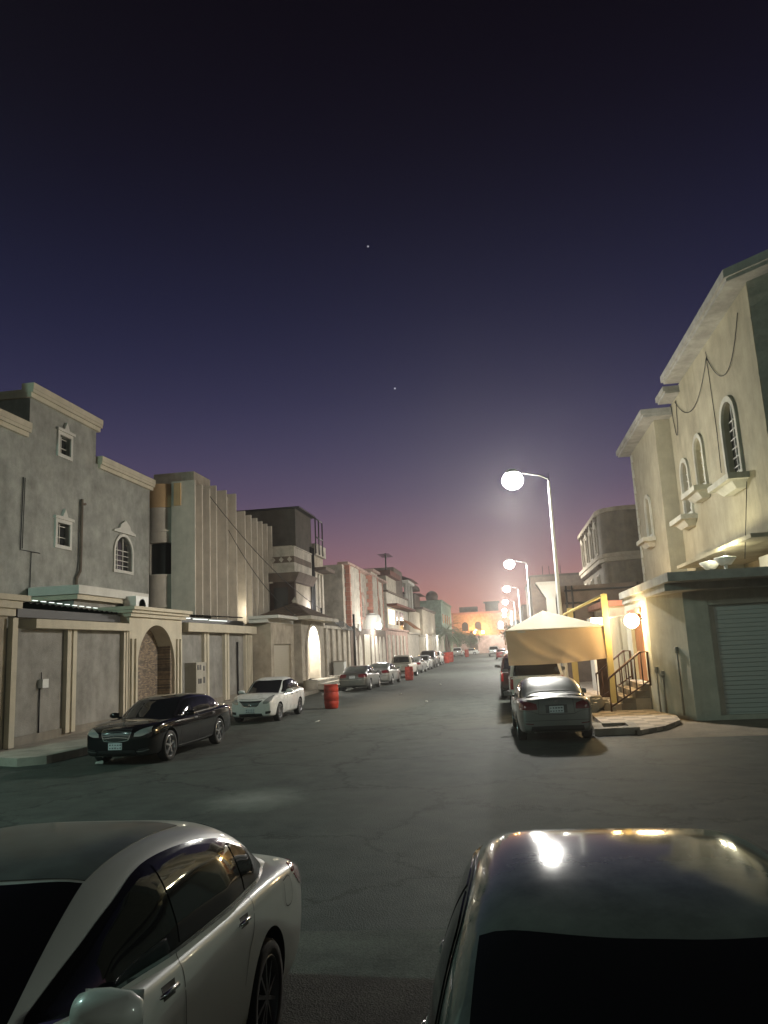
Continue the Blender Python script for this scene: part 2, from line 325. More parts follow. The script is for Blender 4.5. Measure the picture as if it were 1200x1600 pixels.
# ------------------------------------------------------------------ left: grey house
H = thing('house', (-17,27,0), 'grey rendered two-storey house with stepped cream parapets, nearest on the left', 'house')
W = Wall('x', -15.9)
wins = [(25.45,9.98,.72,.72,0,'gable'),(25.5,6.55,.8,.82,0,'gable'),(30.05,6.05,1.45,1.45,1,'crown')]
m = MB()
ol = [(14,0),(32.5,0),(32.5,10.2),(27.7,10.2),(27.7,11.7),(23.3,11.7),(23.3,10.2),(14,10.2)]
m.plate(ol, [arch(a,z,w,h,k) for (a,z,w,h,k,_) in wins], W.p, -.3, 0)
m.plate(ol, [], W.p, -9, -.3)
m.build('wall', 'grey', H)
for a,b,z in ((14,23.15,10.2),(23.15,27.85,11.7),(27.86,32.65,10.2)):
    m = MB(); W.box(m, a,b,-9.1,.2,z,z+.12); W.box(m, a+.02,b-.02,-9.05,.12,z-.16,z-.002); W.box(m, a,b,-.25,.22,z+.122,z+.34); m.build('parapet', 'cream', H)
for (a,z,w,h,k,pd) in wins: window(W, H, a, z, w, h, k, .13, .07, .16, (2,4) if k else (1,2), 'white', pediment=pd)
m = MB(); m.tube([(-15.8,26.6,8.5),(-15.8,26.6,6.0),(-15.78,26.55,5.7),(-15.8,26.35,5.4),(-15.8,26.3,4.4)], .06); m.tube([(-15.8,26.6,8.3),(-15.8,26.85,8.35)], .05); m.build('drain_pipe', 'brown', H)
m = MB(); m.tube([(-15.86,23.02,8.6),(-15.86,23.0,6.1),(-15.86,24.1,6.1)], .018); m.tube([(-15.86,23.12,8.6),(-15.86,23.1,6.15)], .015); m.tube([(-15.86,23.6,6.1),(-15.86,23.6,4.5)], .018); m.build('wall_cable', 'cable', H)
# porch box over the yard
P = thing('porch', (-15,26,0), 'flat-roofed porch with cream fascia behind the nearest boundary wall', 'porch')
box('wall', 'greyd', P, -15.85,-14.35,23.8,28.3,0,4.38); box('roof_slab', 'cream', P, -15.85,-14.1,23.6,28.5,4.382,4.55); box('fascia', 'white', P, -15.85,-14.0,23.5,28.6,4.552,4.85)
A = thing('air_conditioner', (-13.7,27.2,0), 'white air conditioner unit on the wall top beside the arched gate', 'air conditioner')
box('casing', 'acw', A, -14.1,-13.6,26.75,27.75,3.95,4.65)
m = MB(); m.lathe([(0,0),(.25,0),(.25,.02)], (-13.6,27.25,4.3), 'x', 20); m.build('fan_grille', 'darkm', A)
# boundary wall, first stretch
def strip_pilaster(W, parent, a, w, z0, z1, mat='cream'):
    m = MB(); W.box(m, a,a+w*.4,.001,.14,z0,z1); W.box(m, a+w*.4,a+w*.6,.001,.07,z0,z1-.002); W.box(m, a+w*.6,a+w,.001,.14,z0,z1); m.build('pilaster', mat, parent)
W1 = Wall('x', -12.9)
B = thing('boundary_wall', (-12.9,21.5,0), 'rough grey boundary wall with cream pilasters, left of the arched stone gate', 'wall')
m = MB(); W1.box(m, 18.35,24.6,-.25,0,0,3.25); W1.box(m, 18.35,24.6,-.6,-.26,3.2,3.7); m.build('wall', 'greyd', B)
m = MB(); W1.box(m, 19.1,24.59,-.3,.3,3.251,3.5); m.build('beam', 'cream', B)
for a in (20.9,24.28): strip_pilaster(W1, B, a, .5 if a < 22 else .3, .28, 3.24)
m = MB(); W1.box(m, 18.36,24.6,.001,.05,.15,.42); m.build('plinth', 'dust', B)
Q = thing('gate_pier', (-12.9,17.6,0), 'cream gate pier with moulded cap at the far left edge', 'pier')
box('shaft', 'tan', Q, -13.4,-12.78,16.2,18.1,0,3.55)
m = MB().box(-13.45,-12.7,16.1,18.34,3.551,3.75); m.box(-13.5,-12.62,16.0,18.5,3.751,3.95); m.box(-13.5,-12.55,15.9,18.75,3.951,4.1); m.build('cap', 'cream', Q)
m = MB().box(-12.76,-12.62,18.12,18.34,.2,3.5); m.build('trim_strip', 'cream', Q)
J = thing('junction_box', (-12.88,19.8,0), 'small grey junction box with a thin conduit on the boundary wall', 'junction box')
box('cover', 'acw', J, -12.9,-12.76,19.72,20.0,1.62,1.86); m = MB().tube([(-12.87,19.76,0.2),(-12.87,19.76,1.62)], .02); m.tube([(-12.86,19.8,1.86),(-12.86,19.8,2.05)], .012); m.build('conduit', 'darkm', J)
def sheet_roof(name, y0, y1, x0, x1, z0, z1, label, tubes):
    S = thing(name, ((x0+x1)/2,(y0+y1)/2,0), label, 'shade roof')
    m = MB(); n = int((y1-y0)/.1); 
    rows = []
    for i in range(n+1):
        y = y0+(y1-y0)*i/n; dz = .035*math.sin(i*math.pi/1.5); z = z0+(z1-z0)*i/n
        rows.append([m.bm.verts.new((x0,y,z+.25+dz)), m.bm.verts.new((x1,y,z+dz))])
    for a, b in zip(rows, rows[1:]): m._f([a[0],a[1],b[1],b[0]])
    m.build('corrugated_sheet', 'darkm', S)
    m = MB(); m.box(x1-.1,x1-.02,y0,y1,min(z0,z1)-.3,min(z0,z1)-.06); m.build('edge_purlin', 'darkm', S)
    return S
S = sheet_roof('shade_roof', 18.8, 24.4, -15.6, -12.95, 3.98, 3.86, 'dark corrugated shade roof along the nearest boundary wall', None)
def tube_light(y0, y1, x, z, label, power=12):
    T = thing('tube_light', (x,(y0+y1)/2,z), label, 'light')
    m = MB().tube([(x,y0,z),(x,y1,z)], .022); m.build('tube', 'tube', T); m = MB().box(x-.06,x-.03,y0-.05,y1+.05,z-.03,z+.03); m.build('batten', 'acw', T)
    return T
# light showing through the corrugation gaps, shaped as separate glowing dashes
for i in range(10): tag(MB().box(-12.93,-12.89,18.95+i*.4,19.17+i*.4,4.03-i*.008,4.05-i*.008).build('light_batten', 'tube'), 'short glowing tube on the shade roof edge above the nearest wall', 'light', 'short glowing tubes along the shade roof edge')
# arched gate
G = thing('gate_portal', (-12.9,26.8,0), 'cream arched gate portal with stacked stone recess beside the black sedan', 'gate')
GW = Wall('x', -12.75)
ga = arch(26.76, .2, 3.05, 3.3, 1, 24)
m = MB(); m.plate(rect(24.62,28.95,.01,3.75), [[(a, max(z,.22)) for a,z in ga]], GW.p, -.6, 0); m.build('portal', 'cream', G)
m = MB(); GW.box(m, 24.5,29.1,-1.2,.12,3.751,3.88); GW.box(m, 24.4,29.2,-1.3,.22,3.881,3.98); GW.box(m, 24.35,29.3,-1.3,.32,3.981,4.1); m.build('cornice', 'cream', G)
for a in (24.7,25.0,28.4,28.7): m = MB(); GW.box(m, a,a+.13,.001,.07,.25,3.0); m.build('trim_strip', 'cream', G)
m = MB(); GW.box(m, 24.8,28.8,-.8,-.601,.0,3.7); m.build('stone_lining', 'stone', G)
m = MB(); GW.box(m, 28.08,28.27,-.6,-.1,.25,2.95); m.build('stone_jamb', 'stone', G)
m = MB(); GW.box(m, 25.25,25.9,-.599,-.54,.2,2.5); d = m.build('door', 'woodd', G); m = MB(); GW.box(m, 25.901,25.97,-.599,-.5,.2,2.55); m.build('door_frame', 'steel', d)
# boundary wall, second stretch
B = thing('boundary_wall', (-12.9,33,0), 'grey boundary wall with cream beam and paired pilasters behind the white sedan', 'wall')
m = MB(); W1.box(m, 29.0,37.6,-.25,0,0,3.3); W1.box(m, 29.0,37.6,-.6,-.26,3.2,3.9); m.build('wall', 'greyd', B)
m = MB(); W1.box(m, 29.15,37.7,-.3,.35,3.301,3.66); m.build('beam', 'cream', B)
for a in (31.3,33.75,36.6): strip_pilaster(W1, B, a, .55, .28, 3.3)
strip_pilaster(W1, B, 37.2, .4, .28, 3.3)
m = MB(); W1.box(m, 29.0,37.6,.001,.05,.15,.45); m.build('plinth', 'dust', B)
m = MB().tube([(-12.83,35.6,.3),(-12.83,35.6,2.9)], .05); m.build('drain_pipe', 'darkm', B)
S = sheet_roof('shade_roof', 29.2, 37, -15.5, -13.0, 4.0, 4.12, 'dark corrugated shade roof above the beam behind the white sedan', None)
for i, (a,b) in enumerate(((29.3,30.3),(30.6,32.2),(32.4,34.6))): tag(MB().tube([(-12.98,a,3.86),(-12.98,b,3.88)], .02).build('tube_light', 'tube'), ['fluorescent tube nearest the arched gate under the shade roof','middle fluorescent tube of the three under the shade roof','fluorescent tube farthest from the arched gate under the shade roof'][i], 'light', 'fluorescent tubes under the second shade roof')
C = thing('meter_cabinet', (-12.7,30,0), 'pale electricity meter cabinet against the wall beside the arched gate', 'cabinet')
m = MB().box(-12.89,-12.4,29.55,30.25,.2,2.05); m.box(-12.89,-12.45,30.27,30.75,.2,2.05); m.build('casing', 'cab', C)
for i, (y,z,h) in enumerate(((29.66,1.75,.2),(29.9,1.75,.2),(29.75,1.2,.2),(29.95,1.2,.2),(29.68,.5,.25),(30.4,1.7,.2),(30.42,1.2,.25))): m = MB().box(-12.4 if y < 30.2 else -12.45,-12.385 if y < 30.2 else -12.435,y,y+.14,z,z+h); m.build('meter_window', 'darkm', C)

# ------------------------------------------------------------------ left: building with tall fins
F = thing('apartment_building', (-16,41,0), 'pale building with tall vertical fins and a rounded balcony corner', 'building')
FW = Wall('x', -15)
segs = [(34.5,35.4,.0,10.75),(35.4,36.4,-.35,10.55),(36.4,37.3,.0,10.6),(37.3,38.8,-.45,10.9),(38.8,40.3,.05,11.1),(40.3,41.8,-.5,10.1),(41.8,42.9,-.1,10.4),(42.9,44.0,-.5,10.35),(44.0,45.0,-.05,10.3),(45.0,46.0,-.4,10.3),(46.0,47.0,-.05,10.3)]
m = MB(); slits = {5:(40.75,6.3,.35,1.15),7:(43.5,6.2,.3,1.5)}
for i,(a,b,n,z) in enumerate(segs):
    h = [rect(slits[i][0],slits[i][0]+slits[i][2],slits[i][1],slits[i][1]+slits[i][3])] if i in slits else []
    m.plate(rect(a,b,0,z), h, FW.p, -.7, n)
m.box(-24,-15.71,36.3,47,0,10.25); m.box(-24,-16.9,34.7,36.29,0,9.6); m.build('wall', 'fin', F)
for i,(a,z) in enumerate(((34.5,10.85),(35.4,10.8),(36.4,10.8),(37.3,11.15),(38.8,11.2),(40.3,11.3),(41.8,10.55),(42.9,10.5),(44.0,10.5),(45.0,10.45),(46.0,10.45),(47.0,10.45))):
    m = MB(); FW.box(m, a-.06,a+.06,-.71,.5,3.0,z); m.build('fin', 'fin', F)
light('wall_light', 'POINT', (-14.3,41.2,4.7), 45, (1,.93,.72), F, .1)
for i in slits: m = MB(); FW.box(m, slits[i][0]-.02,slits[i][0]+slits[i][2]+.02,-.69,-.62,slits[i][1],slits[i][1]+slits[i][3]); m.build('window', 'glass', F)
cx, cy = -16.55, 35.35
for (nm,z0,z1,r,mt) in (('balcony_parapet',0,4.75,.95,'fin'),('balcony_parapet',4.752,6.25,.98,'fin'),('balcony_parapet',7.85,8.48,.98,'fin'),('upper_wall',8.482,9.62,.92,'fin'),('top_band',9.622,10.8,.97,'ochre')):  # top band has orange lamplight painted into its colour
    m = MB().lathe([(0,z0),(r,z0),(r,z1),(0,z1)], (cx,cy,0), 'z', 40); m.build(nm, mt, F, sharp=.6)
for z in (4.75,6.25,8.45): m = MB().lathe([(.9,z-.05),(1.03,z-.05),(1.03,z+.05),(.9,z+.05)], (cx,cy,0), 'z', 40); m.build('moulding', 'fin', F, sharp=.6)
m = MB().lathe([(0,6.252),(.72,6.252),(.72,7.848),(0,7.848)], (cx-.1,cy+.1,0), 'z', 30); m.build('balcony_glazing', 'glass', F, sharp=.6)
box('fin_panel', 'ochre', F, -15.55,-15.2,34.35,34.49,9.62,10.75)  # carries the painted orange light round to the first fin
m = MB().box(-17.4,-15.2,36.0,38.2,10.9,11.7); m.build('roof_room', 'beige', F)

for i,(p0,p1,l) in enumerate((((-14.5,36.4,10.4),(-11.9,49.2,5.0),'upper slack cable running down across the finned facade'),((-14.45,38.9,9.0),(-11.4,41.1,4.25),'lower slack cable running down across the finned facade'))):
    m = MB().tube([tuple(p0[k]+(p1[k]-p0[k])*j/12-(.55*4*(j/12)*(1-j/12) if k == 2 else 0) for k in range(3)) for j in range(13)], .02, 5); tag(m.build('overhead_cable', 'cable'), l, 'cable', 'cables across the finned facade')
# ------------------------------------------------------------------ left: garage block and lit gate
def tile_pyramid(mb, x0,x1,y0,y1,z0,z1,rows=7):
    cx, cy = (x0+x1)/2, (y0+y1)/2
    for i in range(rows):
        t = i/rows; t2 = (i+1)/rows; z = z0+(z1-z0)*t
        a = [x0+(cx-x0)*t,x1+(cx-x1)*t,y0+(cy-y0)*t,y1+(cy-y1)*t]; b = [x0+(cx-x0)*t2,x1+(cx-x1)*t2,y0+(cy-y0)*t2,y1+(cy-y1)*t2]
        zz = z0+(z1-z0)*t2-.02
        mb.hexa([(a[0],a[2],z),(a[1],a[2],z),(a[1],a[3],z),(a[0],a[3],z),(b[0],b[2],zz),(b[1],b[2],zz),(b[1],b[3],zz),(b[0],b[3],zz)])
    return mb
G = thing('garage', (-12.5,40,0), 'tan garage block with cream shutter behind the white sedan', 'garage')
GW = Wall('x', -11.9)
m = MB(); m.plate(rect(38,42.3,0,3.85), [rect(38.5,41.7,.21,2.75)], GW.p, -.25, 0); m.box(-13.5,-12.151,38,42.3,0,3.85); m.build('wall', 'tan', G)
m = MB().box(-12.9,-11.3,37.4,41.2,4.05,4.2); m.box(-12.9,-11.9,37.5,42.3,3.851,4.049); m.build('roof_slab', 'white', G)
shutter_slats(GW, 38.5,41.7,.2,2.75,-.12,.13,'shutter','shutterb',G)
P = thing('gate_portal', (-12,45.3,0), 'brightly lit arched gate portal under a tiled pyramid roof', 'gate')
PW = Wall('x', -11.6)
pa = arch(45.45,.62,3.0,3.15,1,24)
m = MB(); m.plate(rect(42.9,48.4,0,4.1), [pa], PW.p, -.6, 0); m.box(-14,-13.2,42.9,48.4,0,4.1); m.box(-13.2,-12.21,42.9,43.1,0,4.1); m.box(-13.2,-12.21,48.2,48.4,0,4.1); m.box(-13.19,-11.62,43.11,48.19,3.98,4.09); m.build('portal', 'beige', P)
m = MB(); m.plate(grow(pa,45.45,.62,3.77,.22), [grow(pa,45.45,.62,3.77,.01)], PW.p, .001, .08); m.build('arch_trim', 'pale', P)
box('door', 'white', P, -13.19,-13.1,43.3,48,.62,3.9); box('threshold', 'conc', P, -13.1,-11.62,43.11,48.19,.05,.62)
m = MB(); tile_pyramid(m, -14.6,-10.9,42.3,49.3,4.3,5.35,8); m.build('tiled_roof', 'roof_tile', P)
m = MB().box(-14.7,-10.8,42.2,49.4,4.101,4.299); m.build('eaves', 'pale', P); m = MB().lathe([(0,5.3),(.16,5.3),(.2,5.42),(.1,5.55),(0,5.7)], (-12.75,45.8,0)); m.build('finial', 'pale', P)
light('gate_light', 'POINT', (-12.2,45.4,3.5), 1100, (1,.97,.86), P, .12)
S = thing('steps', (-10.6,44,0), 'pale stone steps in front of the lit arched gate', 'steps')
for i in range(3): MB().box(-11.59+0,-9.7-i*.45+.0,42.6-.2*(2-i),47.6+.2*(2-i),.16+.16*i,.32+.16*i-.003).build('step', 'conc', S)
for y in (42.0,48.1): tag(MB().lathe([(0,.2),(.35,.2),(.4,.45),(.42,.7),(.3,.72),(0,.68)], (-10.9,y,0), 'z', 20).build('planter', 'conc', sharp=.6), 'pale round planter beside the lit gate steps, '+('nearer' if y < 45 else 'farther')+' of the pair', 'planter', 'planters by the lit gate steps')
# wall after the gate
B = thing('boundary_wall', (-11.9,53,0), 'panelled grey boundary wall just past the lit arched gate', 'wall')
BW = Wall('x', -11.9)
m = MB(); BW.box(m, 48.41,58.4,-.25,0,0,3.75); m.build('wall', 'beige', B); m = MB(); BW.box(m, 48.42,58.45,-.35,.2,3.751,3.95); m.build('coping', 'pale', B)
for a in (49.8,51.6,53.4,55.2,57.0): strip_pilaster(BW, B, a, .5, .2, 3.74, 'pale')
for y,hh,l in ((51.4,1.5,'taller pale utility cabinet by the panelled wall past the lit gate'),(52.7,1.0,'shorter pale utility cabinet by the panelled wall past the lit gate')):
    U = thing('utility_cabinet', (-11.2,y,0), l, 'cabinet', 'utility cabinets past the lit gate'); m = MB().box(-11.6,-10.9,y-.4,y+.4,.2,hh); m.build('casing', 'acw', U); m = MB().box(-11.65,-10.85,y-.45,y+.45,hh+.001,hh+.08); m.build('lid', 'conc', U)
T = thing('cable_pole', (-11.6,58.6,0), 'dark pole carrying a tangle of drooping cables by the boundary wall', 'pole')
MB().tube([(-11.6,58.6,0),(-11.6,58.6,5.0)], .09).build('pole', 'darkm', T)
m = MB()
for k in range(6): m.tube([(-11.6,58.6,4.1+.06*k),(-11.5+.05*k,56.5,3.95-.05*k),(-11.6,54.3,4.35-.12*k),(-11.6,51.6,4.2),(-11.7,49.6,4.3)], .025, 5)
m.tube([(-11.6,58.6,4.1),(-11.3,59.5,3.6),(-11.5,58.8,3.0)], .02, 5); m.build('cables', 'cable', T)
Q = thing('cable_post', (-12,49.6,4), 'short dark post on the lit gate portal corner holding cables', 'post'); MB().tube([(-11.9,49.2,4.3),(-11.9,49.2,5.1)], .07).build('post', 'darkm', Q)

# ------------------------------------------------------------------ left: house with dark roof store
H = thing('house', (-15,52,0), 'house with dark clad rooftop store and banded balcony, past the finned building', 'house')
HW = Wall('x', -13.3); HY = Wall('y', 47.15)
m = MB().box(-24,-13.3,47.3,56,0,9.15); m.build('wall', 'tan', H)
m = MB().box(-24,-13.25,48.2,52.4,9.151,11.75); m.build('rooftop_store', 'dark', H); m = MB().box(-24.1,-12.9,48.0,52.6,11.751,11.85); m.build('roof_sheet', 'darkm', H)
m = MB()
for a,b in (((-12.95,52.5,9.2),(-12.95,52.5,11.75)),((-12.95,54.6,9.2),(-12.95,54.6,11.8)),((-12.95,52.5,11.75),(-12.95,54.6,11.75)),((-12.95,52.5,10.4),(-12.95,54.6,10.4)),((-12.95,53.5,9.2),(-12.95,53.5,11.75))): m.tube([a,b], .05, 6)
m.build('roof_frame', 'darkm', H)
m = MB().box(-16.6,-12.95,46.9,51.6,7.35,7.42); m.box(-16.55,-13.0,46.95,51.55,8.98,9.06); m.box(-16.5,-13.05,47.0,51.5,7.421,8.979); m.build('balcony', 'pale', H)
m = MB().box(-16.4,-13.04,46.96,51.4,8.0,8.4); m.build('balcony_band', 'brown', H)
m = MB()
for k in range(6): x = -16.1+k*.55; m.hexa([(x-.16,46.93,8.2),(x,46.93,8.02),(x+.16,46.93,8.2),(x,46.93,8.38),(x-.16,46.958,8.2),(x,46.958,8.02),(x+.16,46.958,8.2),(x,46.958,8.38)])
m.build('balcony_ornament', 'pale', H)
m = MB().hexa([(-16.6,46.95,6.75),(-13.0,46.95,6.75),(-13.0,51.6,6.75),(-16.6,51.6,6.75),(-16.6,46.85,7.349),(-12.7,46.85,7.349),(-12.7,51.7,7.349),(-16.6,51.7,7.349)]); m.build('balcony_slab', 'brown', H)
m = MB().box(-14.7,-13.05,46.9,47.29,4.6,6.7); w_ = m.build('window_screen', 'woodd', H); m = MB().box(-14.4,-13.5,46.86,46.899,4.7,6.4); m.build('pane', 'glass', w_)
for y in (51.9,52.3,52.7): m = MB().tube([(-13.2,y,4),(-13.2,y,9.6)], .07); m.build('drain_pipe', 'darkm', H)
m = MB()
for a in (53.4,54.4,55.4): m.plate(arch(a,4.8,.5,3.1,2), [], HW.p, .001, .09)
m.build('pointed_panel', 'pale', H); m = MB(); HW.box(m, 53,56,.002,.9,8.0,8.25); m.build('canopy', 'brown', H); m = MB(); HW.box(m, 53,56,-1,.25,9.16,10); m.build('parapet', 'pale', H)
light('wall_light', 'POINT', (-12.7,51.2,5.0), 140, (.95,.95,1), H, .08)

# ------------------------------------------------------------------ left: villa with pink quoins
V = thing('house', (-16,72,0), 'cream villa with pink toothed quoins and arched windows', 'house')
VW = Wall('x', -13.3)
vw = [(72,5.3,1.5,2.2,1),(79.2,5.3,1.3,2.2,1),(81.4,5.3,1.3,2.2,1)]
m = MB(); m.plate(rect(63,85,0,9.5), [arch(*v[:4],v[4]) for v in vw], VW.p, -.3, 0); m.box(-25,-13.601,63,85,0,9.5); m.box(-13.299,-12.9,64.0,68.8,0,9.55); m.box(-13.299,-12.8,74.5,78.3,0,9.9); m.build('wall', 'pale', V)
for v in vw: window(VW, V, v[0],v[1],v[2],v[3],v[4],.22,.07,.15,(1,3),'pink')
for y in (63.9,68.9,74.4,78.4,84.7):
    m = MB()
    for i in range(24):
        z = .2+i*.39; w = .5 if i % 2 else .3
        xx = -12.9 if y < 70 else -12.8 if y < 80 else -13.3
        m.box(xx-.002,xx+.05,y-(w if y in (68.9,78.4,84.7) else -.0),y+(w if y not in (68.9,78.4,84.7) else 0),z,z+.36)
        if y in (63.9,74.4): m.box(xx-w,xx+.051,y-.05,y+.1,z+.001,z+.359)
    m.build('quoin', 'quoin', V)
m = MB(); VW.box(m, 62.9,85.1,-.4,.55,9.501,9.7); VW.box(m, 74.3,78.5,-.4,.8,9.901,10.15); m.build('cornice', 'pink', V)
# its boundary wall
B = thing('boundary_wall', (-11.9,67,0), 'brown boundary wall with pale pointed panels under a bright wall lamp', 'wall')
m = MB(); BW.box(m, 58.5,76.5,-.25,0,0,4.0); m.build('wall', 'brown', B)
for a in (60.2,62.3,68.2,70.4,72.6,74.8): m = MB(); m.plate(arch(a,.4,1.5,3.0,2), [], BW.p, .001, .06); m.build('pointed_panel', 'pale', B)
m = MB(); BW.box(m, 64.0,66.6,.001,.08,.2,3.5); m.build('gate_leaf', 'shutterb', B)
L_ = thing('wall_lamp', (-11.5,69,4.2), 'very bright white globe lamp on the brown boundary wall', 'lamp'); MB().box(-11.9,-11.5,68.95,69.05,4.0,4.06).build('bracket', 'darkm', L_)
MB().lathe([(0,-.3)]+[(.3*math.cos(R(a)),.3*math.sin(R(a))) for a in range(-80,90,10)]+[(0,.3)], (-11.4,69,4.3)).build('globe', 'whiteglow', L_)
light('lamp_light', 'POINT', (-10.9,69,4.1), 620, (1,.97,.9), L_, .2)
D = thing('water_tank', (-12.6,73.5,4.3), 'white round water tank on the roof beside the bright wall lamp', 'tank'); MB().lathe([(0,4.0),(.85,4.0),(.9,4.3),(.9,5.2),(.75,5.5),(.3,5.62),(.3,5.7),(0,5.7)], (-12.75,73.5,0)).build('shell', 'acw', D, sharp=.7)
N_ = thing('notice_sign', (-11.8,62,4), 'small white square sign above the brown pointed wall panels', 'sign'); MB().box(-11.89,-11.8,61.6,62.7,3.75,4.35).build('board', 'white', N_); MB().box(-11.798,-11.785,61.9,62.4,3.85,4.1).build('mark', 'darkm', N_)

# ------------------------------------------------------------------ left: farther houses
H = thing('house', (-15,95,0), 'cream house with dark tiled roof turret and lit corner window', 'house')
HW = Wall('x', -13)
MB().box(-25,-13,85.3,104,0,8.6).build('wall', 'pale', H); MB().box(-25,-12.8,85.2,104.2,8.601,8.8).build('cornice', 'brown', H)
MB().box(-20,-13.2,87,95,8.801,10.6).build('roof_room', 'beige', H); MB().box(-20.3,-12.6,86.6,95.4,10.601,11.2).build('roof_tile_band', 'redroof', H); MB().box(-18,-13.4,95,103,8.801,12.4).build('stair_tower', 'brown', H)
m = MB(); HW.box(m, 86.2,91,.001,.03,5.0,6.7); m.build('window', 'litwin', H); m = MB(); HW.box(m, 92.5,94,.001,.03,5.0,6.7); HW.box(m, 95.5,99,.001,.03,5.0,6.7); m.build('window', 'glass', H)
m = MB(); HW.box(m, 85.3,104,.002,1.2,7.0,7.25); m.build('canopy', 'redroof', H)
A = thing('antenna', (-13.5,90,11), 'tall rooftop antenna mast on the turreted cream house', 'antenna')
MB().tube([(-13.6,90,11.2),(-13.6,90,13.6)], .09).build('mast', 'darkm', A); m = MB().tube([(-13.6,88.2,13.3),(-13.6,91.8,13.3)], .05)
for k in range(5): m.tube([(-14.3,88.4+k*.8,13.3),(-12.9,88.4+k*.8,13.3)], .03)
m.build('array', 'darkm', A)
H = thing('house', (-15,110,0), 'house with white columned roof pavilion under a dark hipped roof', 'house')
MB().box(-25,-12.9,104.3,118,0,7.4).build('wall', 'tan', H); MB().box(-17,-13.2,106,113,7.401,7.6).build('terrace', 'pale', H)
for x,y in ((-13.4,106.3),(-13.4,109.4),(-13.4,112.6),(-16.6,106.3)): MB().tube([(x,y,7.601),(x,y,11.2)], .22, 12).build('column', 'white', H)
MB().box(-17.2,-12.9,105.6,113.2,11.201,11.6).build('entablature', 'white', H); m = MB(); tile_pyramid(m, -17.8,-12.3,105,113.8,11.601,12.9,3); m.build('hipped_roof', 'redroof', H)
H = thing('house', (-14,125,0), 'plain tan two-storey house with a flat parapet, beyond the columned pavilion', 'house')
MB().box(-25,-12.5,118.3,140,0,8.0).build('wall', 'tan', H); MB().box(-25,-12.3,118.1,140.2,8.001,8.35).build('parapet', 'brown', H)
m = MB(); Wall('y',118.3).box(m,-15.5,-14,.001,.05,5.2,6.2); m.build('window', 'glass', H)
H = thing('house', (-17,134,0), 'brown house with small roof domes seen over the tan house', 'house')
MB().box(-26,-16.2,141,150,0,12.0).build('wall', 'brown', H); m = MB(); tile_pyramid(m,-27,-15.0,140,151,12.001,13.2,3); m.build('hipped_roof', 'redroof', H)
for y in (143.5,147.5): MB().lathe([(0,14.2)]+[(1.2*math.cos(R(a)),13+1.2*math.sin(R(a))) for a in range(80,-1,-10)]+[(1.2,12.9)], (-17,y,0), 'z', 16).build('dome', 'brown', H)
H = thing('house', (-13,165,0), 'green tinted three-storey house with a dark round roof tank', 'house')
MB().box(-28,-12.2,152,180,0,11.0).build('wall', 'green', H); MB().box(-28.2,-12,151.8,180.2,11.001,11.3).build('parapet', 'green', H)
m = MB(); 
for k in range(4): Wall('x',-12.2).box(m,154+k*6,156+k*6,.001,.06,6.8,8.6)
m.build('window', 'glass', H)
D = thing('water_tank', (-14.5,158,11.3), 'dark round water tank on the green house roof', 'tank'); MB().lathe([(0,13.6)]+[(1.3*math.cos(R(a)),12.3+1.3*math.sin(R(a))) for a in range(80,-81,-10)]+[(0,11)], (-14.5,158,0), 'z', 16).build('shell', 'brown', D)
# boundary walls of the far houses
for y0,y1,z,mt,lab in ((76.6,94,4.1,'pink','pink boundary wall with pale panels behind the beige pickup'),(94.1,106,3.9,'pale','plain pale boundary wall beyond the pink one'),(106.1,124,3.7,'tan','tan boundary wall with a bright lit gateway'),(124.1,150,3.9,'beige','farthest beige boundary wall before the palm, with a glowing gate')):
    B = thing('boundary_wall', (-11.9,(y0+y1)/2,0), lab, 'wall')
    m = MB(); BW.box(m, y0,y1,-.3,0,0,z); m.build('wall', mt, B); m = MB(); BW.box(m, y0,y1,-.4,.2,z+.001,z+.2); m.build('coping', mt, B)
    n = int((y1-y0)/3)
    for k in range(n):
        if mt in ('pink','beige'): m = MB(); BW.box(m, y0+1+k*3,y0+2.4+k*3,.001,.09,.3,z-.5); m.build('panel', 'pale', B)
    if mt in ('tan','beige'):
        g = MB(); g.plate(arch(y0+10,.2,3.2,3.9,1), [], BW.p, .001, .12); g.build('gate_leaf', 'white', B)
        light('gate_light', 'POINT', (-11.0,y0+10,3.7), 420, (1,.98,.88), B, .2)
P = thing('sloping_awning', (-11.5,100,4), 'rusty orange sloping awning over a lit wall, left side far along', 'awning'); m = MB().hexa([(-12.6,96,5.6),(-11.2,96,4.5),(-11.2,103,4.4),(-12.6,103,5.5),(-12.6,96,5.75),(-11.2,96,4.65),(-11.2,103,4.55),(-12.6,103,5.65)]); m.build('awning_sheet', 'wood', P)
light('wall_light', 'POINT', (-11.8,97,4.6), 160, (1,.72,.3), P, .15)
# end of the street
E_ = thing('apartment_building', (-4,195,0), 'orange lit flat-roofed building closing the far end of the street', 'building')
EW = Wall('y', 190)
ew = [(-9.6,5.5,1.6,2.2,1),(-6.4,5.5,1.6,2.2,1),(-1.0,5.5,1.6,2.2,1),(3,5.5,1.6,2.2,1),(8,5.5,1.6,2.2,1)]
m = MB(); m.plate(rect(-12.5,16,0,9.6), [arch(*w) for w in ew], EW.p, -.4, 0); m.box(-12.5,16,190.401,205,0,9.6); m.build('wall', 'orange', E_)
for w in ew: window(EW, E_, *w, .2, .1, .2, None, 'orange')
MB().box(-12.8,16.2,189.6,205,9.601,10.1).build('parapet', 'quoin', E_); MB().box(-11,-6.5,194,200,10.101,11.6).build('roof_room', 'brown', E_); MB().box(-4.4,-1.2,193,198,10.101,12.4).build('stair_tower', 'dark', E_); MB().box(-4.8,-.8,192.6,198.4,12.401,12.6).build('roof_slab', 'dark', E_)
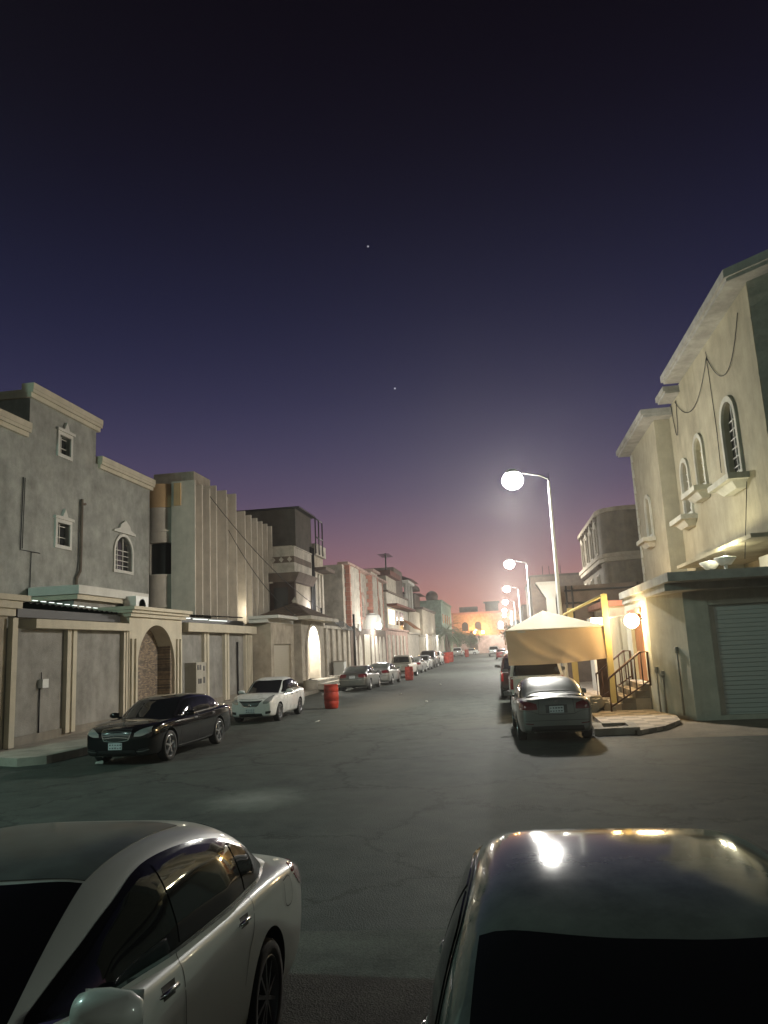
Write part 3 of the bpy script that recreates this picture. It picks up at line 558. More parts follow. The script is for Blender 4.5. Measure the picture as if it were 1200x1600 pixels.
B = thing('boundary_wall', (-2,186,0), 'pink boundary wall with a gate in front of the orange building', 'wall'); m = MB().box(-12.5,16,185.6,186,0,4.2); m.build('wall', 'pink', B); MB().box(-8.6,-6.6,185.5,185.599,0,3.4).build('gate_leaf', 'brown', B)
for x, l in ((-7.2,'left of the two glowing orange globe lamps on the far end wall'),(-5.2,'right of the two glowing orange globe lamps on the far end wall')):
    L_ = thing('wall_lamp', (x,185.8,4.3), l, 'lamp', 'globe lamps on the end wall'); MB().tube([(x,185.8,4.2),(x,185.8,4.7)], .06).build('stem', 'darkm', L_); MB().lathe([(0,-.38)]+[(.38*math.cos(R(a)),.38*math.sin(R(a))) for a in range(-80,90,20)]+[(0,.38)], (x,185.8,5.0)).build('globe', 'sodium', L_)
    light('lamp_light', 'POINT', (x,187.2,5.6), 1500, (1,.5,.18), L_, .3)
# ------------------------------------------------------------------ right: tall ivory house
H = thing('house', (11,28,0), 'tall ivory house with arched windows and deep eaves, nearest on the right', 'house')
W = Wall('x', 7.6, -1)
rw = [(24.75,7.15,1.35,2.35,1),(28.6,7.6,1.0,1.75,1),(31.0,6.95,1.05,2.05,1)]
m = MB(); ol = [(21.7,4.9),(32.6,4.9),(32.6,11.75),(31.4,11.75),(31.4,12.1),(21.7,12.1)]
fn = lambda a,n,b: (a,b,n)
m.plate([(7.62,21.69),(8.5,20.8),(20,20.8),(20,21.99),(7.91,21.99)], [], fn, 4.9, 12.099)
m.plate(ol, [arch(*r) for r in rw], W.p, -.3, 0); m.box(7.9,20,22.0,41,4.9,11.7); m.box(9.4,20,22.3,41,0,4.899); m.box(7.601,9.4,31.2,41,0,4.899); m.build('wall', 'rhouse', H)
for i, r in enumerate(rw): window(W, H, *r, .17, .09, .17, (2,6), 'garage', 'glass', 'white', sill=(.5,.62), lit='litdim' if i == 1 else None)
m = MB()   # rock-faced corner
for i in range(26): z = 4.95+i*.277; w = 1.2; m.hexa([(7.6,21.66,z),(8.45,20.81,z),(8.6,20.9,z),(7.7,21.8,z),(7.6-.03*(i%2),21.66-.03*(i%3),z+.272),(8.45,20.77-.02*(i%2),z+.272),(8.6,20.9,z+.272),(7.7,21.8,z+.272)])
m.build('quoin', 'rock', H)
m = MB(); m.plate([(7.0,30.3),(7.0,21.46),(8.35,20.1),(20,20.1),(20,30.3)], [], fn, 12.101, 12.2); m.plate([(6.92,30.4),(6.92,21.4),(8.3,20.0),(20,20.0),(20,30.4)], [], fn, 12.201, 12.45); m.build('eaves', 'fascia', H); m = MB().box(7.05,20,30.4,31.9,11.751,11.85); m.box(6.97,20,30.41,31.95,11.851,12.05); m.build('eaves', 'fascia', H)
# projecting bay
BWy = Wall('x', 6.95, -1); bw = (35.7,6.75,1.0,1.75,1)
m = MB(); m.plate(rect(32.6,38.6,3.0,11.3), [arch(*bw)], BWy.p, -.3, 0); m.box(7.251,9,32.6,38.6,3,11.3); m.build('bay', 'rhouse', H); window(BWy, H, *bw, .15, .08, .17, (2,6), 'garage', sill=(.4,.55))
m = MB().box(6.4,9,31.95,39.1,11.301,11.4); m.box(6.32,9,31.9,39.2,11.401,11.62); m.build('eaves', 'fascia', H)
m = MB()
for i in range(20): z = 3.2+i*.4; w = .4 if i % 2 else .2; m.box(6.9,6.951,38.6-w,38.602,z,z+.37)
m.build('quoin', 'garage', H)
m = MB().box(6.9,7.61,22.0,31.2,4.78,4.899); m.box(7.61,9.4,22.3,31.2,4.8,4.898); m.build('porch_ceiling', 'rhouse', H)
m = MB()   # slack cables on the facade
for y0,y1,d in ((31.2,26.2,2.6),(26.2,22.6,3.0),(31.9,31.0,3.2)):
    m.tube([(7.56,y0+(y1-y0)*k/14,11.6-4*d*(k/14)*(1-k/14)*.42-.0) for k in range(15)], .014, 5)
m.tube([(7.56,26.2,11.8),(7.56,26.1,9.0),(7.56,26.2,7.5)], .014, 5); m.tube([(7.4,23.3,6.6),(7.0,23.1,4.3)], .012, 5); m.build('wall_cable', 'cable', H)
# garage
G = thing('garage', (6,22,0), 'grey-green garage with a wide roller shutter and overhanging slab roof', 'garage')
GY = Wall('y', 21.4)
m = MB(); m.plate([(4.78,0),(14,0),(14,3.35),(4.78,3.35)], [rect(5.4,9,.12,3.2)], GY.p, -.3, 0)
m.hexa([(4.78,21.4,0),(4.95,21.7,0),(4.4,23.4,0),(4.17,23.3,0),(4.78,21.4,3.35),(4.95,21.7,3.35),(4.4,23.4,3.35),(4.17,23.3,3.35)]); m.plate(rect(23.301,27.5,0,3.35), [rect(24.35,26.5,.84,2.95)], Wall('x',4.17,-1).p, -.25, 0); m.build('wall', 'garage', G)
m = MB().box(4.05,14,19.45,27.6,3.54,3.76); m.box(4.12,14,20.3,27.5,3.352,3.539); m.build('roof_slab', 'fascia', G)
shutter_slats(GY, 5.58,9,.06,3.2,-.2,.115,'shutter','shutter',G)
for x in (5.41,): m = MB().box(x,x+.16,21.52,21.68,.1,3.2); m.build('guide_rail', 'garage', G)
m = MB().box(5.41,9,21.42,21.7,2.98,3.2); m.build('shutter_box', 'garage', G)
dr = MB().box(4.28,4.34,24.36,26.49,.85,2.94).build('door', 'wood', G); MB().box(4.22,4.279,24.5,24.56,1.7,1.9).build('handle', 'chrome', dr)
m = MB().box(4.1,4.169,24.2,26.65,2.951,3.1); m.build('door_lintel', 'quoin', G)
for (x,y,z) in ((4.58,21.9,1.75),(4.3,22.75,1.1),(4.2,23.05,1.2)): m = MB().tube([(x,y,.1),(x,y,z)], .025); m.lathe([(0,z),(.055,z),(.055,z+.16),(0,z+.16)], (x,y,0), 'z', 8); m.build('conduit', 'fascia', G)
m = MB().box(4.18,14,27.6,33,0,3.0); tag(m.build('boundary_wall', 'rhouse'), 'pale boundary wall beyond the wooden door on the right', 'wall')
m = MB().box(3.6,14,33.1,34.6,0,3.1); tag(m.build('boundary_wall', 'white'), 'pale wall return behind the tan car canopy', 'wall')
# wall lamp at the door
L_ = thing('wall_lamp', (4.0,24.3,2.6), 'glaring warm globe lamp beside the wooden door', 'lamp'); MB().box(4.0,4.17,24.22,24.3,2.74,2.8).build('bracket', 'darkm', L_)
MB().lathe([(0,-.22)]+[(.22*math.cos(R(a)),.22*math.sin(R(a))) for a in range(-80,90,10)]+[(0,.22)], (3.86,24.26,2.72)).build('globe', 'warmglow', L_)
light('lamp_light', 'POINT', (3.5,24.1,2.72), 190, (1,.66,.28), L_, .15)
for i,(x,y) in enumerate(((6.5,24.9),(6.6,23.6))):
    L_ = thing('floodlight', (x,y,3.8), 'floodlight on the garage roof washing the ivory house, '+('farther' if i == 0 else 'nearer')+' of the two', 'floodlight', 'floodlights on the garage roof')
    MB().tube([(x,y,3.78),(x,y,4.2)], .05).build('stem', 'acw', L_); MB().lathe([(0,4.2),(.15,4.2),(.32,4.4),(.3,4.42),(0,4.34)], (x,y,0), 'z', 20).build('reflector', 'acw', L_); MB().lathe([(0,4.345),(.26,4.425),(.0,4.47)], (x,y,0), 'z', 16).build('lens', 'tube', L_)
    light('flood_light', 'POINT', (x,y,4.62), 120, (1,.93,.62), L_, .1)
A = thing('air_conditioner', (8.5,26,3.8), 'white air conditioner in the porch above the garage roof', 'air conditioner'); MB().box(8.4,9.3,25.2,26.3,3.79,4.6).build('casing', 'acw', A)
L_ = thing('wall_lamp', (3.7,33,3.0), 'warm globe lamp on the pale wall return just behind the yellow canopy post', 'lamp'); MB().box(3.72,3.8,32.9,33.09,2.8,2.86).build('bracket', 'darkm', L_)
MB().lathe([(0,-.1)]+[(.1*math.cos(R(a)),.1*math.sin(R(a))) for a in range(-80,90,10)]+[(0,.1)], (3.78,32.95,2.96)).build('globe', 'warmglow', L_); light('lamp_light', 'POINT', (3.7,32.4,3.15), 420, (1,.62,.26), L_, .15)
# steps and railings
S = thing('steps', (3.7,25.2,0), 'tiled entrance steps rising to the wooden door', 'steps')
for i in range(4): MB().box(3.05+i*.28,4.165,24.0,26.9,.1+.185*i,.1+.185*(i+1)-.004).build('step', 'tile', S)
for y,l in ((23.8,'nearer brown iron stair railing by the wooden door'),(27.0,'farther brown iron stair railing by the wooden door')):
    Rl = thing('stair_railing', (3.5,y,0), l, 'railing', 'railings of the entrance steps')
    x0,x1,za,zb,zl = 2.95,4.13,1.05,1.78,.12
    m = MB().tube([(x0,y,.05),(x0,y,za),(x1-.22,y,zb),(x1,y,zb),(x1,y,.8)], .034); m.build('handrail', 'iron', Rl)
    m = MB().tube([(x0,y,.22),(x1,y,.95)], .024); m.build('bottom_rail', 'iron', Rl)
    for k in range(1,6): x = x0+(x1-x0)*k/6.; MB().tube([(x,y,.22+.73*k/6),(x,y,min(zb,za+(zb-za)*(k/6)*1.22))], .021, 6).build('baluster', 'iron', Rl)
T = thing('inspection_chamber', (2.45,19.5,0), 'raised concrete inspection chamber with a dark square opening', 'manhole')
fn = lambda a,n,b: (a,b,n)
m = MB(); m.plate([(1.9,18.85),(2.95,18.95),(3.0,20.3),(1.98,20.2)], [[(2.15,19.2),(2.75,19.25),(2.78,20.05),(2.2,20.0)]], fn, 0, .16); m.build('rim', 'conc', T); m = MB(); m.plate([(2.1,19.1),(2.8,19.15),(2.82,20.1),(2.15,20.06)], [], fn, -.02, .03); m.build('cover', 'darkm', T)
# car canopy
C = thing('car_canopy', (1.6,26.5,0), 'tan canvas car canopy with a hanging front flap over the white SUV', 'canopy')
x0,x1,y0,y1 = .02,3.1,24.6,29.6; ap = (1.35,27.0,3.28); ze = 2.62
m = MB(); n = 12
cor = [(x0,y0),(x1,y0),(x1,y1),(x0,y1)]
for i in range(4):
    a, b = cor[i], cor[(i+1)%4]; g = []
    for u in range(n+1):
        t = u/n; row = []
        for v in range(n+1):
            s_ = v/n; px = a[0]+(b[0]-a[0])*t; py = a[1]+(b[1]-a[1])*t
            row.append(m.bm.verts.new((px+(ap[0]-px)*s_, py+(ap[1]-py)*s_, ze+(ap[2]-ze)*s_-.16*math.sin(math.pi*s_)*math.sin(math.pi*t))))
        g.append(row)
    for u in range(n):
        for v in range(n):
            q = [g[u][v],g[u+1][v],g[u+1][v+1],g[u][v+1]]; f = m._f(q); 
            if f: f.smooth = True
m.build('canopy_roof', 'canvast', C)
m = MB(); rows = []
for i in range(41):
    t = i/40; x = x0+(x1-x0)*t; row = []
    for j in range(13):
        s_ = j/12; d = .022*math.sin(5*t*math.pi-3.2*s_*(1-t))*s_+.05*math.sin(2.2*math.pi*t+1.8*s_)*s_+.13*math.exp(-((t-.08-.5*s_*s_)/.05)**2)*s_*(1-.6*s_)*1.6+.05*math.exp(-((t-.2-.55*s_)/.03)**2)*s_+.03*math.exp(-((t-.8+.3*s_)/.03)**2)*s_
        row.append(m.bm.verts.new((x+.03*s_*(1-2*t), y0-.03-d, ze-.01-s_*(1.08-.1*t)-.05*math.sin(math.pi*t)*s_)))
    rows.append(row)
for a, b in zip(rows, rows[1:]):
    for j in range(12):
        f = m._f([a[j],b[j],b[j+1],a[j+1]]); f.smooth = True
m.build('front_flap', 'canvas', C)
m = MB()
for i in range(40):
    t = i/40; t2 = (i+1)/40; m.tube([(x0+(x1-x0)*t,y0-.035,ze-.012),(x0+(x1-x0)*t2,y0-.035,ze-.012)], .022, 5, False)
m.build('hem', 'canvast', C)
m = MB().box(x0+.38,x0+.62,y0-.052,y0-.036,ze-.09,ze-.045); m.build('canopy_tag', 'white', C)
m = MB(); rows = []
for i in range(21):
    t = i/20; y = y0+(y1-y0)*t; rows.append([m.bm.verts.new((x0-.02-.03*math.sin(7*t)*s_, y, ze-.01-s_*.45)) for s_ in (0,.5,1)])
for a, b in zip(rows, rows[1:]):
    for j in range(2): m._f([a[j],b[j],b[j+1],a[j+1]]).smooth = True
m.build('side_flap', 'canvas', C)
m = MB().box(3.05,3.23,24.5,24.66,.1,3.6); m.build('post', 'yellow', C)
m = MB().box(2.35,2.55,29.0,29.2,.1,3.4); m.build('post', 'yellow', C); m = MB().box(.3,.42,29.5,29.62,.1,2.62); m.build('post', 'yellow', C)
m = MB().tube([(3.15,24.6,3.58),(2.3,29.4,3.2),(1.9,33,3.0)], .05); m.build('beam', 'yellow', C)
# lit flared pillar and low structures behind the canopy
P = thing('gate_pillar', (2.9,39,0), 'white flared-top gate pillar rising behind the canopy', 'pillar')
m = MB().box(2.15,2.6,38.5,39.0,0,4.3); m.hexa([(2.15,38.5,4.301),(2.6,38.5,4.301),(2.6,39.0,4.301),(2.15,39.0,4.301),(1.75,38.3,5.0),(2.75,38.3,5.0),(2.75,39.3,5.0),(1.75,39.3,5.0)]); m.build('shaft', 'white', P); MB().box(1.7,2.8,38.25,39.35,5.001,5.12).build('cap', 'white', P)
light('pillar_light', 'POINT', (2.0,37.6,4.2), 35, (1,.97,.9), P, .1)
B = thing('boundary_wall', (6,42,0), 'dark plastered upper wall with pipes between canopy and back building', 'wall')
MB().box(3.0,16,40.5,47,0,5.0).build('wall', 'brown', B); m = MB().tube([(3.2,40.44,4.75),(15,40.44,4.75)], .05); m.tube([(3.2,40.44,4.1),(15,40.44,4.1)], .05)
for x in (3.3,3.6,6.9): m.tube([(x,40.43,2.8),(x,40.43,5.0)], .05)
m.build('pipe', 'darkm', B)
B = thing('house', (6,36,0), 'low pale house front with doors beside the canopy', 'house'); MB().box(4.6,14,34.7,40.3,0,3.6).build('wall', 'pale', B); m = MB().box(4.3,14,34.6,40.4,3.601,3.85); m.build('roof_slab', 'quoin', B)
m = MB(); Wall('x',4.6,-1).box(m,36,37.2,.001,.05,.1,2.3); m.build('door', 'glass', B)
G = thing('wooden_gate', (3.4,28,0), 'dark brown wooden gate leaf standing open by the stair railing', 'gate'); MB().box(3.2,3.75,28.6,28.7,.12,2.0).build('leaf', 'woodd', G)
Bk = thing('rubble_pile', (2.3,25.6,0), 'low heap of rubble and sacks beside the right parked sedan', 'rubble')
m = MB()
for k in range(26):
    a = random.random()*6.28; r = random.random()**.6; x,y,z = 2.55+.55*r*math.cos(a), 24.2+.9*r*math.sin(a), .12+.35*(1-r); s_ = .1+.12*random.random()
    m.hexa([(x-s_,y-s_*.8,z-.16),(x+s_*.9,y-s_,z-.16),(x+s_,y+s_,z-.16),(x-s_,y+s_*.9,z-.16),(x-s_*.6,y-s_*.6,z+s_*.6),(x+s_*.6,y-s_*.5,z+s_*.5),(x+s_*.5,y+s_*.6,z+s_*.7),(x-s_*.5,y+s_*.6,z+s_*.4)])
m.build('rubble', 'dust', Bk)
# back buildings on the right
H = thing('apartment_building', (12,55,0), 'dark four-cornered building with rounded front corner and bracketed windows', 'building')
ol = [(20,48.5),(8.2,48.5)]+[(8.2-1.7*math.sin(R(a)),50.2-1.7*math.cos(R(a))) for a in range(10,91,10)]+[(6.5,62),(20,62)]
m = MB(); m.plate(ol, [], fn, 0, 10.1); m.build('wall', 'umber', H, sharp=.5)
def go(f): return [(8.2-(8.2-x)*1 - (f if x < 7 else f*.6 if x < 8.1 else 0), y-(f if y < 49.5 else 0)) if x < 19 else (x, y-(f if y < 49.5 else 0)) for x,y in ol]
for z0,z1,f in ((10.1,10.35,.18),(6.95,7.2,.2),(7.2,7.45,.3)): m = MB(); m.plate(go(f), [], fn, z0+.001, z1); m.build('cornice', 'tan', H, sharp=.5)
RW = Wall('x', 6.5, -1)
for a in (51.6,54.4,57.2,60.2): window(RW, H, a, 7.75, 1.0, 1.7, 0, .1, .08, .05, None, 'beige', pediment='crown'); 
for a in (52.2,56,60): window(RW, H, a, 4.6, .9, 1.7, 0, .1, .08, .05, None, 'beige')
m = MB()
for k in range(14): RW.box(m, 50.6+k*.8,50.75+k*.8,.001,.22,6.7,6.94)
for k in range(9): RW.box(m, 50.8+k*1.25,50.98+k*1.25,.001,.2,9.8,10.09)
m.build('bracket', 'brown', H)
m = MB()
for x in (10.4,10.8,11.1): m.tube([(x,50,10.3),(x,50,11.5)], .03, 5)
m.build('roof_rebar', 'darkm', H)
H = thing('apartment_building', (8,100,0), 'plain dark block with streaked walls behind the second street lamp', 'building')
MB().box(3.6,24,95,118,0,10.0).build('wall', 'brown', H); MB().box(3.5,24,94.9,118,10.001,10.25).build('parapet', 'dark', H)
m = MB()
for x in (5.2,6.0,7.4): m.tube([(x,96,10.25),(x,96,11.4)], .04, 5)
m.build('roof_rebar', 'darkm', H)
H = thing('house', (8,130,0), 'far dark low building on the right behind the street lamps', 'house'); MB().box(3.2,24,128,160,0,8.0).build('wall', 'brown', H); MB().box(3.1,24,127.8,160,8.001,8.3).build('parapet', 'dark', H)
B = thing('boundary_wall', (3.6,70,0), 'long pale boundary wall along the right pavement beyond the canopy', 'wall'); MB().box(3.4,3.7,47.2,94.8,0,3.3).build('wall', 'pale', B); MB().box(3.3,3.8,47.2,94.8,3.301,3.5).build('coping', 'beige', B)
B = thing('boundary_wall', (3.6,140,0), 'farthest pale boundary wall on the right pavement', 'wall'); MB().box(2.9,3.2,95,185,0,3.3).build('wall', 'pale', B); MB().box(2.8,3.3,95,185,3.301,3.5).build('coping', 'beige', B)
# street lamps (true metres)
heads = [(0.78,31.0,9.28),(.82,65.3,9.28),(.62,96,9.28),(.45,127,9.28),(.25,160,9.28),(.2,190,9.28)]
nth = ['nearest','second','third','fourth','fifth','farthest']
def lamp_mesh():
    t = thing('street_lamp', (0,0,0), 'x', 'street lamp', 'street lamps along the right pavement', 1)
    MB().lathe([(0,0),(.2,0),(.2,.05),(.11,.08),(.105,1.0),(.05,8.9)], (0,0,0), 'z', 14).build('pole', 'polem', t, 1); MB().tube([(0,0,8.85),(-.02,0,9.0),(-.3,0,9.16),(-1.05,0,9.34)], .035).build('arm', 'darkm', t, 1); MB().tube([(0,0,8.9),(0,0,9.25)], .014).build('spike', 'darkm', t, 1)
    h = MB().lathe([(0,.17),(.12,.16),(.24,.08),(.28,0),(.27,-.02),(0,-.02)], (-1.45,0,9.36), 'z', 24); 
    bmesh.ops.scale(h.bm, vec=(1.15,.9,1), verts=h.bm.verts, space=Matrix.Translation((1.45,0,-9.36)))
    hd = h.build('luminaire', 'polem', t, 1)
    l = MB().lathe([(.24,-.021)]+[(.40*math.cos(R(a)),-.31+.38*math.sin(R(a))) for a in range(50,-90,-10)]+[(0,-.69)], (-1.45,0,9.36), 'z', 28); bmesh.ops.scale(l.bm, vec=(1.08,1.0,1), verts=l.bm.verts, space=Matrix.Translation((1.45,0,-9.36)))
    l.build('lens', 'lampglow', hd, 1)
    return t
def dup(root, loc, rz=0, label=None, group=None, mats=None):
    r = root.copy(); link(r); r.location = loc; r.rotation_euler = (0,0,rz)
    if label: r['label'] = label
    if group: r['group'] = group
    def rec(src, dst):
        for ch in src.children:
            c = ch.copy(); link(c); c.parent = dst
            if mats and c.type == 'MESH' and c.name.split('.')[0] in mats:
                for i, s in enumerate(c.material_slots):
                    if s.material and s.material.name in mats[c.name.split('.')[0]]:
                        nm = s.material.name; s.link = 'OBJECT'; s.material = mats[c.name.split('.')[0]][nm]
            rec(ch, c)
    rec(root, r)
    return r
lamp0 = lamp_mesh()
for i, (x,y,z) in enumerate(heads):
    lab = nth[i]+' white street lamp on the right pavement'+(', leaning its arm over the canopy' if i == 0 else '')
    o = lamp0 if i == 0 else dup(lamp0, (0,0,0))
    o['label'] = lab; o.location = (x+1.45, y, z-9.36+.0)
    light('lamp_light', 'SPOT', (-1.45,0,8.35), LAMP_W*SPOT, (1,.97,.86), None, .22, (0,R(20),0), 179, .6, 1).parent = o
    light('lamp_spill', 'POINT', (-1.45,0,8.35), LAMP_W*SPILL, (1,.97,.88), None, .22, scale=1).parent = o
# the lamp of the crossing street, round the corner
o = dup(lamp0, (-17.5,6.6,0), R(200), 'white street lamp of the cross street, round the left corner', 'street lamps along the cross street')
for c in o.children:
    if c.type == 'LIGHT': bpy.data.objects.remove(c)
light('lamp_light', 'POINT', (-1.45,0,8.4), CROSS_W, (.52,1,.85), None, .26, scale=1).parent = o
o = dup(lamp0, (19.5,-1.5,0), R(-60), 'white street lamp of the cross street, round the right corner', 'street lamps along the cross street')
for c in o.children:
    if c.type == 'LIGHT': bpy.data.objects.remove(c)
light('lamp_light', 'POINT', (-1.45,0,8.4), CROSS2_W, (.80,1,.84), None, .26, scale=1).parent = o
# ------------------------------------------------------------------ cars (true metres, front towards +y, d = distance behind the front bumper)
def cr(pts, n):          # Catmull-Rom through points, n samples evenly by arc length
    P = [Vector(p) for p in pts]
    if len(P) == 2: return [P[0].lerp(P[1], i/(n-1)) for i in range(n)]
    Q = [P[0]*2-P[1]]+P+[P[-1]*2-P[-2]]; dense = []
    for i in range(1, len(Q)-2):
        for k in range(16):
            t = k/16; a, b, c, d = Q[i-1],Q[i],Q[i+1],Q[i+2]
            dense.append(.5*((2*b)+(c-a)*t+(2*a-5*b+4*c-d)*t*t+(3*b-a-3*c+d)*t**3))
    dense.append(P[-1]); L_ = [0]
    for a, b in zip(dense, dense[1:]): L_.append(L_[-1]+(b-a).length)
    out = []; j = 0
    for i in range(n):
        s = L_[-1]*i/(n-1)
        while j < len(dense)-2 and L_[j+1] < s: j += 1
        u = (s-L_[j])/max(1e-9, L_[j+1]-L_[j]); out.append(dense[j].lerp(dense[j+1], min(1,max(0,u))))
    return out
def lin(pts, x):
    if x <= pts[0][0]: return pts[0][1]
    for a, b in zip(pts, pts[1:]):
        if x <= b[0]: t = (x-a[0])/(b[0]-a[0]); t = t*t*(3-2*t)*.5+t*.5; return a[1]+(b[1]-a[1])*t
    return pts[-1][1]
class Car:
    def __init__(s, name, label, sp):
        s.sp = sp; s.L, s.W, s.H = sp['L'], sp['W'], sp['H']
        s.root = thing(name, (0,0,0), label, sp.get('cat','car'), None, 1)
        s.lower(); s.green(); s.finish_body(); s.glazing(); s.trim(); s.wheels()
    def Y(s, d): return s.L/2-d
    def lower(s):
        sp, hw = s.sp, s.W/2; bm = bmesh.new(); rings = []
        for (d, w, zb, zm, zs, zd) in sp['st']:
            x = hw*w; dn = sp.get('crown', .03)
            pts = [(0,zb),(x*.86,zb),(x*.965,zb+.05),(x,zm),(x*.985,zs-.015),(x*.9,(zs+zd)/2+.012-dn*.2),(0,zd+dn)]
            ring = [bm.verts.new((p[0],s.Y(d),p[1])) for p in pts]
            left = [bm.verts.new((-p[0],s.Y(d),p[1])) for p in pts[1:-1]]
            rings.append((ring, left))
        def loop(r): return r[0]+r[1][::-1]
        for A, B in zip(rings, rings[1:]):
            a, b = loop(A), loop(B); n = len(a)
            for i in range(n): bm.faces.new([a[i],a[(i+1)%n],b[(i+1)%n],b[i]])
        for k, (r, l) in ((0,rings[0]),(1,rings[-1])):
            d, w, zb, zm, zs, zd = sp['st'][0 if k == 0 else -1]; bul = sp['bulge'][k]*(1 if k == 0 else -1)
            c = [r[0]]+[bm.verts.new((0, s.Y(d)+bul*q, v.co.z)) for v, q in zip(r[1:-1], (.6,.8,1,.9,.5))]+[r[-1]]
            for i in range(6):
                for side in (r, [r[0]]+l+[r[-1]]):
                    q = [side[i],side[i+1],c[i+1],c[i]]; u = []
                    [u.append(v) for v in q if v not in u]; bm.faces.new(u)
        bmesh.ops.recalc_face_normals(bm, faces=bm.faces)
        me = bpy.data.meshes.new('tmp'); bm.to_mesh(me); bm.free()
        me.materials.append(M[sp['paint']]); me.materials.append(M['black'])
        o = bpy.data.objects.new('tmp', me); link(o)
        sd = o.modifiers.new('s','SUBSURF'); sd.levels = sd.render_levels = sp.get('sub', 3)
        c = MB()
        for d in (sp['fo'], sp['fo']+sp['wb']):
            r = sp['arch']
            for sg in (-1,1): c.lathe([(0,0),(r,0),(r,.42),(0,.42)], (sg*(hw-.21)-.21,s.Y(d),sp['tr']+.01), 'x', 40)
        cut = c.build('tmpc', 'black', None, 1); cut.hide_render = True
        if sp.get('bed'):
            b0, b1, zf = sp['bed']; c2 = MB().box(-hw+.16,hw-.16,s.Y(b1),s.Y(b0),zf,3).build('tmpb', 'black', None, 1); m2 = o.modifiers.new('b2','BOOLEAN'); m2.object = c2; m2.solver = 'EXACT'; m2.operation = 'DIFFERENCE'
        bo = o.modifiers.new('b','BOOLEAN'); bo.object = cut; bo.operation = 'DIFFERENCE'; bo.solver = 'EXACT'
        try: bo.material_mode = 'TRANSFER'
        except Exception: pass
        dg = bpy.context.evaluated_depsgraph_get(); em = o.evaluated_get(dg).to_mesh()
        s.bm = bmesh.new(); s.bm.from_mesh(em)
        for f in s.bm.faces: f.smooth = True
        for x in [o, cut]+([c2] if sp.get('bed') else []): bpy.data.objects.remove(x)
    def surf(s, d, z0, zt, wb, th):   # greenhouse cross-section
        n = s.sp.get('gn', 5.5); co, si = math.cos(th), math.sin(th)
        z = z0+(zt-z0)*abs(si)**(2/n); y = wb*abs(co)**(2/n)*(1-s.sp['tum']*(z-s.sp['belt'])/(s.H-s.sp['belt']) if z > s.sp['belt'] else 1)
        return y, z
    def green(s):
        sp = s.sp; prof = cr([(p[0],p[1],0) for p in sp['roof']], 64); nt_ = 26; rows = []; d0, d1 = prof[0].x, prof[-1].x
        for p in prof:
            d, zt = p.x, p.y; zb = lin(sp['base'], d); wb = s.W/2*lin(sp['gw'], d); row = []
            for i in range(-nt_, nt_+1):
                th = math.pi/2*(1-abs(i)/nt_); y, z = s.surf(d, zb, max(zt, zb+.01), wb, th)
                q = (y/wb)**2; t = (d-d0)/(d1-d0); sh = (sp['plan'][0]*(1-t)**2-sp['plan'][1]*t**2)*q
                row.append(s.bm.verts.new((y if i >= 0 else -y, s.Y(d+sh), z)))
            rows.append(row)
        for A, B in zip(rows, rows[1:]):
            for i in range(2*nt_):
                f = s.bm.faces.new([A[i],A[i+1],B[i+1],B[i]]); f.smooth = True
    def finish_body(s):
        bm = s.bm; bmesh.ops.remove_doubles(bm, verts=bm.verts, dist=2e-4); bmesh.ops.recalc_face_normals(bm, faces=bm.faces)
        for e in bm.edges:
            if len(e.link_faces) == 2 and e.calc_face_angle(0) > .6: e.smooth = False
        s.bvh = BVHTree.FromBMesh(bm)
        me = bpy.data.meshes.new('body'); bm.to_mesh(me); bm.free(); me.materials.append(M[s.sp['paint']]); me.materials.append(M['black'])
        s.body = bpy.data.objects.new('body', me); link(s.body); s.body.parent = s.root
    def hit(s, ax, a, b, off=.005):
        if ax in 'RL':      # side: a = d, b = z
            sg = 1 if ax == 'R' else -1; o = Vector((sg*3, s.Y(a), b)); dr = Vector((-sg,0,0))
        elif ax == 'F': o = Vector((a, s.L/2+2, b)); dr = Vector((0,-1,0))
        elif ax == 'B': o = Vector((a, -s.L/2-2, b)); dr = Vector((0,1,0))
        else: o = Vector((a, s.Y(b), 4)); dr = Vector((0,0,-1))
        h, nrm, i, ds = s.bvh.ray_cast(o, dr)
        if h is None: return None
        if nrm.dot(dr) > 0: nrm = -nrm
        return h+nrm*off, nrm
    def patch(s, name, mat, ax, top, bot, nu=16, nv=8, off=.005, parent=None, thick=.012):
        T, B = cr([(p[0],p[1],0) for p in top], nu), cr([(p[0],p[1],0) for p in bot], nu); mb = MB(); g = []; nr = []
        last = None
        for i in range(nu):
            row = []; rn = []
            for j in range(nv):
                p = T[i].lerp(B[i], j/(nv-1)); h = s.hit(ax, p.x, p.y, off) or last
                if h is None: h = (Vector((p.x if ax in 'FB' else 0, 0, p.y)), Vector((0,0,1)))
                last = h; row.append(mb.bm.verts.new(h[0])); rn.append(h[1])
            g.append(row); nr.append(rn)
        for i in range(nu-1):
            for j in range(nv-1):
                f = mb._f([g[i][j],g[i+1][j],g[i+1][j+1],g[i][j+1]])
                if f: f.smooth = True
        bd = [(i,0) for i in range(nu)]+[(nu-1,j) for j in range(1,nv)]+[(i,nv-1) for i in range(nu-2,-1,-1)]+[(0,j) for j in range(nv-2,0,-1)]
        iv = [mb.bm.verts.new(g[i][j].co-nr[i][j]*thick) for i,j in bd]
        for k in range(len(bd)):
            k2 = (k+1)%len(bd); mb._f([g[bd[k][0]][bd[k][1]],g[bd[k2][0]][bd[k2][1]],iv[k2],iv[k]])
        return mb.build(name, mat, parent or s.root, 1, .7)
